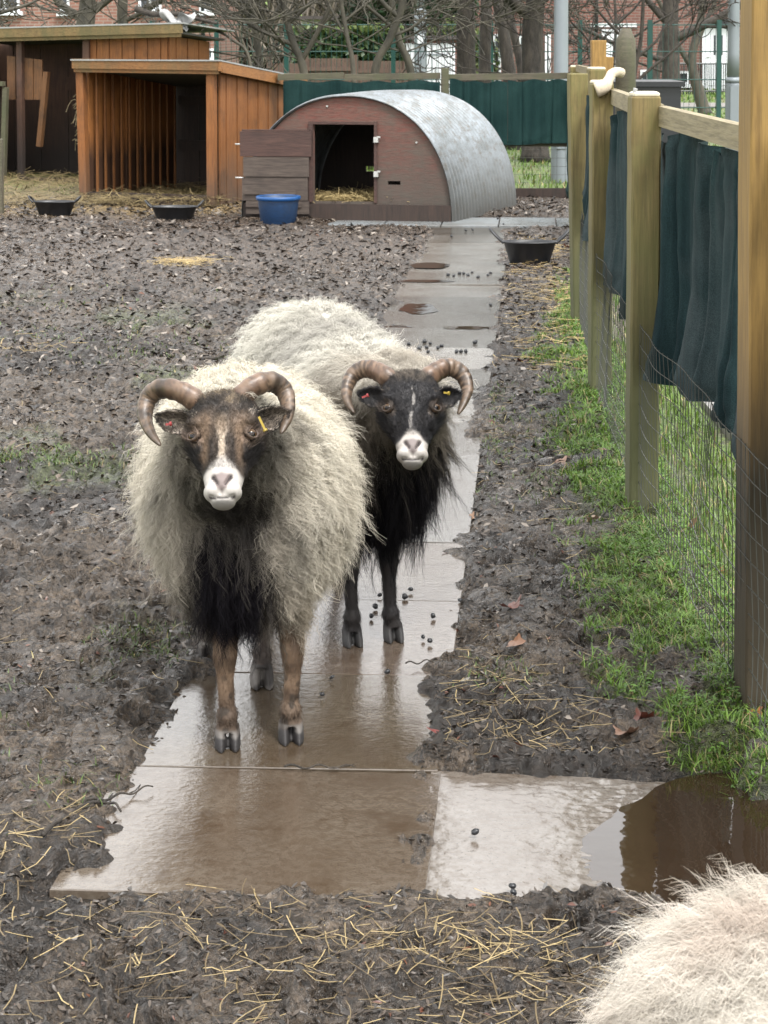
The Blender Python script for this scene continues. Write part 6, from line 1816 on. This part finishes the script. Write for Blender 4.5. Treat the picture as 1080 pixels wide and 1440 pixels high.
def colA(V, N):
    C, on = head_base_color(V, HA, 'brown')
    z = V[:, 2]; nz = n3(V * 40, 3)
    B = mix((.30, .26, .20), (.40, .36, .29), nz[:, None])
    leg = mix((.085, .055, .035), (.17, .115, .075), sm(.2, .8, nz)[:, None]); leg = mix(leg, (.055, .040, .030), sm(.13, .05, z) * .75); leg = mix(leg, (.025, .019, .014), sm(.60, .72, n3(V * 75, 77)) * sm(.22, .08, z) * .8)
    B = mix(B, leg, sm(.34, .28, z)); B = mix(B, (.022, .020, .020), sm(.040, .024, z)); B = mix(B, (.13, .12, .11), sm(.022, .028, z + .014 * (nz - .5)) * sm(.040, .034, z) * sm(.35, .55, nz) * .8)
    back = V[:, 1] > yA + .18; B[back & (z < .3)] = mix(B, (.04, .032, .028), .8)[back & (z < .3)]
    B[(z < .05) & back] = mix((.03, .026, .024), (.12, .11, .10), sm(.5, .7, nz[(z < .05) & back])[:, None])
    u, v, w = HA.L(V)
    hd = (sm(-.13, -.10, w) * sm(.235, .215, v) * (np.abs(u) < .15))
    return mix(B, C, hd) 

def fleeceA(V, N):
    x, y, z = V.T; u, v, w = HA.L(V)
    face = (w > -.085) & (v < .215) & (v > -.05) & (np.abs(u) < .085)
    ear = (np.abs(u) > .05) & (np.abs(u) < .16) & (v > .13) & (v < .24) & (w > -.09)
    m = (z > .27).astype(float) * (~face) * (~ear) * (N[:, 2] > -.9)
    m = m * (1 - .8 * (y > yA + .55)); m *= np.where(y < yA + .2, 1.6, 1.0)
    nz = n3(V * 9, 5); nz2 = n3(V * 22, 6)
    cream = mix((.42, .38, .31), (.64, .60, .52), nz[:, None]); cream = mix(cream, (.64, .60, .51), sm(.50, .66, z)[:, None])
    cream = mix(cream, (.36, .28, .19), (sm(.42, .28, z) * .55)[:, None])
    cx = np.abs(x + .300 + .03 * (nz - .5)); front = sm(yA + .10, yA + .03, y)
    gm = sm(.175, .07, cx + .05 * (nz2 - .5)) * sm(.74, .66, z) * front
    gm = np.maximum(gm, .85 * sm(.15, .06, cx) * sm(.62, .52, z) * front)
    C = mix(cream, mix((.035, .031, .028), (.24, .21, .175), sm(.25, .75, nz2)[:, None]), gm * .92)
    bl = sm(.100, .055, cx + .05 * (nz2 - .5) + .10 * np.clip(z - .42, 0, 1)) * sm(.60, .45, z + .16 * (nz - .5)) * front
    C = mix(C, (.010, .009, .011), bl)
    near = sm(.108, .080, np.abs(u) + .04 * (nz2 - .5)) * sm(.135, .10, v) * sm(-.075, -.03, v + .03 * (nz - .5)) * (w > -.26)
    C = mix(C, (.012, .010, .011), near.clip(0, 1) * .95); L0 = near
    throat = sm(.66, .60, z) * front * sm(.17, .08, cx)
    L = .052 + .010 * nz + .016 * bl + .004 * throat - .02 * sm(.55, .68, z)
    L = np.where((v > .17) & (w > -.13), .030, L); L = L * (1 - .5 * L0)
    curl = .0068 + .0065 * nz2 - .0035 * bl; stand = .34 - .12 * bl; droop = .66 + .16 * bl
    fl = np.tile([0, 0, -1.0], (len(V), 1)) + np.stack([np.sign(x + .29) * .10, 0 * x - .1, 0 * x], -1) * (1 - bl)[:, None]
    top = N[:, 2] > .6; fl[top] = fl[top] + np.stack([np.sign(x[top] + .29) * .5, -.5 + 0 * x[top], 0 * x[top]], -1)
    tip = mix(C * 1.15, (.46, .42, .34), (gm * (1 - bl) * .5)[:, None])
    return m, L, C, curl, stand, droop, fl, tip

shA, earsA = build_sheep("cream fleeced horned sheep with a brown and white blazed face, standing nearest on the slabs", "horned sheep in the pen", torsoA, neckA, legsA, HA,
                         [(-1, .078, .10, .6), (1, .072, .12, .5)], colA, fleeceA, density=150000, seed=11, fd=fdA)
a_ = shA.data.attributes["col"]; cc0 = np.empty(len(shA.data.vertices) * 4, np.float32); a_.data.foreach_get("color", cc0); cc0 = cc0.reshape(-1, 4)
vv = np.empty(len(shA.data.vertices) * 3, np.float32); shA.data.vertices.foreach_get("co", vv); vv = vv.reshape(-1, 3).astype(float)
cc0[:, :3] = ear_color(vv, cc0[:, :3].astype(float), earsA, (.06, .04, .035), (.16, .13, .10), (.42, .36, .30)); a_.data.foreach_set("color", cc0.ravel())
zr_ = zh + .06
horn_obj([at(302, 590, zr_ + .05), at(283, 570, zr_ + .0), at(254, 551, zr_ + .0), at(226, 547, zr_ + .02), at(209, 560, zr_ + .03), at(204, 584, zr_ + .01), at(211, 607, zr_ - .02), at(226, 627, zr_ - .05)], .0272, shA, 3)
horn_obj([at(318, 588, zr_ + .05), at(334, 566, zr_ + .0), at(356, 544, zr_ + .0), at(381, 537, zr_ + .02), at(399, 549, zr_ + .03), at(405, 570, zr_ + .01), at(403, 591, zr_ - .02), at(395, 610, zr_ - .05)], .0272, shA, 7)

def ear_tag(parent, p, q, mat, r=.0045):
    b = MB(); p, q = np.array(p), np.array(q); d = norm(q - p); b.beam(p, q, .0042, .002, up=(0, -1, .2)); b.tube([q - d * .002, q + d * .002], .0042, 10)
    return under(b.build("ear_tag", mat), parent)
ear_tag(shA, at(364, 586, zr_ - .10), at(373, 605, zr_ - .11), M['yellow_tag'])
ear_tag(shA, at(233, 597, zr_ - .125), at(240, 596, zr_ - .125), M['red_tag'])

# ---------------------------------------------------------------- rear sheep
zh = 4.50
nose = at(580.5, 641, zh - .08)
HB = Head(nose, np.array([-.012, math.sin(tau), math.cos(tau)]), np.array([0.02, -math.cos(tau), math.sin(tau)]), scale=.98)
hf = [g(495, 905), g(549, 899)]
yB = hf[0][1]
fdB = norm(np.array([.22, -1.0, 0])); ax_ = norm(np.array([-.30, .95, 0]))
cB = np.array([-.022, yB + .07, 0])
def TB(d, z): p = cB + ax_ * d; return (p[0], p[1], z)
torsoB = [(TB(.0, .475), (.150, .17, .185), fdB), (TB(.22, .51), (.165, .24, .200), fdB), (TB(.50, .53), (.175, .20, .195), fdB), (TB(.68, .53), (.16, .15, .18), fdB), (TB(-.02, .42), (.125, .13, .16), fdB)]
neckB = [([TB(.05, .53), (.030, yB - .01, .59), tuple(HB.P(0, .165, -.085))], [.125, .095, .062])]
legsB = []
for k, h_ in enumerate(hf):
    h_ = np.array(h_); h_[2] = 0
    legsB.append(((h_[0] - (0 if k else 0.0), h_[1] + .03, .36), (h_[0] - .004, h_[1], .19), (h_[0], h_[1] - .004, .072), (h_[0] + (.006 if k else 0), h_[1], 0), 1.0))
for sx in (-1, 1):
    h_ = np.array(TB(.62, 0)) + np.array([ax_[1], -ax_[0], 0]) * sx * .09
    legsB.append(((h_[0], h_[1], .40), (h_[0] - .02, h_[1] + .07, .22), (h_[0], h_[1] + .02, .075), tuple(h_), 1.0))

def colB(V, N):
    C, on = head_base_color(V, HB, 'black'); z = V[:, 2]; nz = n3(V * 40, 3)
    B = mix((.34, .32, .28), (.42, .40, .36), nz[:, None]); B = mix(B, mix((.010, .009, .010), (.028, .024, .022), nz[:, None]), sm(.46, .36, z))
    B = mix(B, (.05, .05, .05), sm(.04, .02, z) * .5)
    u, v, w = HB.L(V); hd = sm(-.13, -.10, w) * sm(.235, .215, v) * (np.abs(u) < .15)
    return mix(B, C, hd)

def fleeceB(V, N):
    x, y, z = V.T; u, v, w = HB.L(V)
    face = (w > -.085) & (v < .215) & (v > -.05) & (np.abs(u) < .085)
    ear = (np.abs(u) > .05) & (np.abs(u) < .16) & (v > .13) & (v < .24) & (w > -.09)
    m = (z > .29).astype(float) * (~face) * (~ear) * (N[:, 2] > -.9)
    d = (V - cB) @ ax_; side = (V - cB) @ np.array([ax_[1], -ax_[0], 0])
    m = m * np.where(d > .62, .5, 1.0) * np.where(side > .05, .7, 1.0)
    nz = n3(V * 9, 15); nz2 = n3(V * 24, 16)
    white = mix((.46, .44, .385), (.64, .62, .56), nz[:, None])
    C = mix(white, mix((.20, .19, .175), (.34, .325, .30), nz2[:, None]), (sm(.50, .34, d + .08 * (nz - .5)) * sm(.10, .22, d) * .55)[:, None])
    C = mix(C, mix((.095, .08, .064), (.22, .19, .15), nz2[:, None]), (sm(.16, .02, d + .07 * (nz - .5)) * sm(.66, .58, z + .04 * (nz2 - .5)) * .95)[:, None])
    C = mix(C, mix((.30, .265, .215), (.46, .42, .36), nz2[:, None]), (sm(.12, .0, d) * sm(.60, .68, z) * .8)[:, None])
    C = mix(C, mix((.10, .085, .068), (.24, .205, .165), nz2[:, None]), (sm(.54, .44, z + .05 * (nz - .5)) * sm(.62, .4, d) * .9)[:, None])
    bl = sm(.56, .45, z + .08 * (nz - .5) + .9 * np.clip(np.abs(x - .045) - .08, 0, 1)) * sm(.22, .06, d)
    C = mix(C, mix((.006, .006, .008), (.016, .015, .016), nz2[:, None]), bl)
    C = mix(C, mix((.09, .078, .062), (.24, .21, .17), nz2[:, None]), (sm(.06, .11, np.abs(x - .05)) * sm(.38, .46, z) * sm(.66, .60, z) * sm(.10, .0, d) * .85)[:, None])
    near = sm(.088, .066, np.abs(u) + .02 * (nz2 - .5)) * sm(.125, .09, v) * (w > -.16)
    C = mix(C, (.008, .008, .009), near.clip(0, 1) * .9)
    L = .052 + .012 * nz + .035 * bl; L = np.where(z > .66, .038, L); L = np.where((v > .17) & (w > -.13), .026, L)
    curl = .0052 + .0055 * nz2 - .0038 * bl; stand = .45 - .18 * bl; droop = .5 + .3 * bl
    fl = np.tile([0, 0, -1.0], (len(V), 1)); top = sm(.3, .8, N[:, 2])[:, None]
    fl = fl + top * (np.sign(side)[:, None] * np.array([ax_[1], -ax_[0], 0]) * .8 + ax_ * .5)
    return m, L, C, curl, stand, droop, fl, C * 1.15

shB, earsB = build_sheep("black faced horned sheep with white muzzle and black chest wool, standing behind the cream one", "horned sheep in the pen", torsoB, neckB, legsB, HB,
                         [(-1, .066, .05, .5), (1, .060, .05, .5)], colB, fleeceB, density=120000, seed=21, fd=fdB)
a_ = shB.data.attributes["col"]; cc0 = np.empty(len(shB.data.vertices) * 4, np.float32); a_.data.foreach_get("color", cc0); cc0 = cc0.reshape(-1, 4)
vv = np.empty(len(shB.data.vertices) * 3, np.float32); shB.data.vertices.foreach_get("co", vv); vv = vv.reshape(-1, 3).astype(float)
cc0[:, :3] = ear_color(vv, cc0[:, :3].astype(float), earsB, (.012, .010, .010), (.02, .018, .018), (.10, .085, .07)); a_.data.foreach_set("color", cc0.ravel())
zr_ = zh + .06
horn_obj([at(568, 558, zr_ + .05), at(552, 537, zr_ + .0), at(530, 522, zr_ + .015), at(512, 519, zr_ + .03), at(496, 528, zr_ + .03), at(488, 546, zr_ + .01), at(489, 565, zr_ - .02), at(498, 581, zr_ - .05)], .0280, shB, 5, 1.1)
horn_obj([at(584, 558, zr_ + .05), at(597, 537, zr_ + .0), at(615, 522, zr_ + .015), at(633, 517, zr_ + .03), at(650, 527, zr_ + .03), at(657, 546, zr_ + .01), at(653, 564, zr_ - .02), at(644, 583, zr_ - .05)], .0280, shB, 9, 1.1)
b = MB(); ellipsoid(b, at(571, 519, zh + .0), np.eye(3), (.010, .010, .014), 12, 8)
ear_tag(shB, at(624, 552, zr_ - .105), at(631, 553, zr_ - .11), M['yellow_tag'])
ear_tag(shB, at(509, 559, zr_ - .125), at(517, 556, zr_ - .125), M['red_tag'])

# ---------------------------------------------------------------- sheep beside the photographer
cC = np.array([.412, 1.66, -0.030]); fC = norm(np.array([.10, -1.0, 0]))
def TC(d, z, s_=0): p = cC + fC * d + np.array([-fC[1], fC[0], 0]) * s_; return (p[0], p[1], z)
torsoC = [(TC(-.02, .44), (.195, .20, .185), fC), (TC(.22, .44), (.20, .24, .19), fC), (TC(.46, .46), (.18, .18, .19), fC)]
HCd = Head(np.array(TC(.86, .50)), np.array([.05, .5, .8]), np.array([.1, -.8, .5]))
neckC = [([TC(.46, .50), TC(.60, .60), tuple(HCd.P(0, .185, -.075))], [.14, .11, .07])]
legsC = []
for (d, s_, fr) in ((.46, -.09, 1), (.46, .09, 1), (-.02, -.10, 0), (-.02, .10, 0)):
    h_ = np.array(TC(d, 0, s_)); legsC.append(((h_[0], h_[1], .36), (h_[0], h_[1] + (0 if fr else .06), .19), (h_[0], h_[1], .072), tuple(h_), 1.0))
def colC(V, N):
    nz = n3(V * 30, 4)[:, None]; return mix((.40, .29, .235), (.50, .40, .33), nz)
def fleeceC(V, N):
    x, y, z = V.T; u, v, w = HCd.L(V)
    face = (w > -.085) & (v < .215) & (v > -.05) & (np.abs(u) < .14)
    m = (z > .26).astype(float) * (~face)
    d = (V - cC) @ fC; m = m * np.where(d < .25, 2.2, .5) * np.where(N[:, 2] > -.2, 1.5, .5)
    nz = n3(V * 10, 35)
    C = mix((.47, .43, .37), (.62, .585, .525), nz[:, None]); C = mix(C, (.42, .31, .25), (sm(.5, .8, n3(V * 6, 37)) * .6)[:, None])
    L = .045 + .015 * nz; one = np.ones(len(V))
    side = (V - cC) @ np.array([-fC[1], fC[0], 0])
    fl = np.tile([0, 0, -1.0], (len(V), 1)) + sm(.3, .8, N[:, 2])[:, None] * (-fC * .5 + np.sign(side)[:, None] * np.array([-fC[1], fC[0], 0]) * .6)
    return m, L * .9, C, .0075 * one, .38 * one, .62 * one, fl, C * 1.1
shC, earsC = build_sheep("fluffy pale cream sheep of which only the woolly back shows, close beside the puddle", "horned sheep in the pen", torsoC, neckC, legsC, HCd,
                         [(-1, .07, .05, .5), (1, .07, .05, .5)], colC, fleeceC, voxel=.005, density=210000, seed=31, fd=fC, wool_w=.0004, headhair=False, tuft=9)
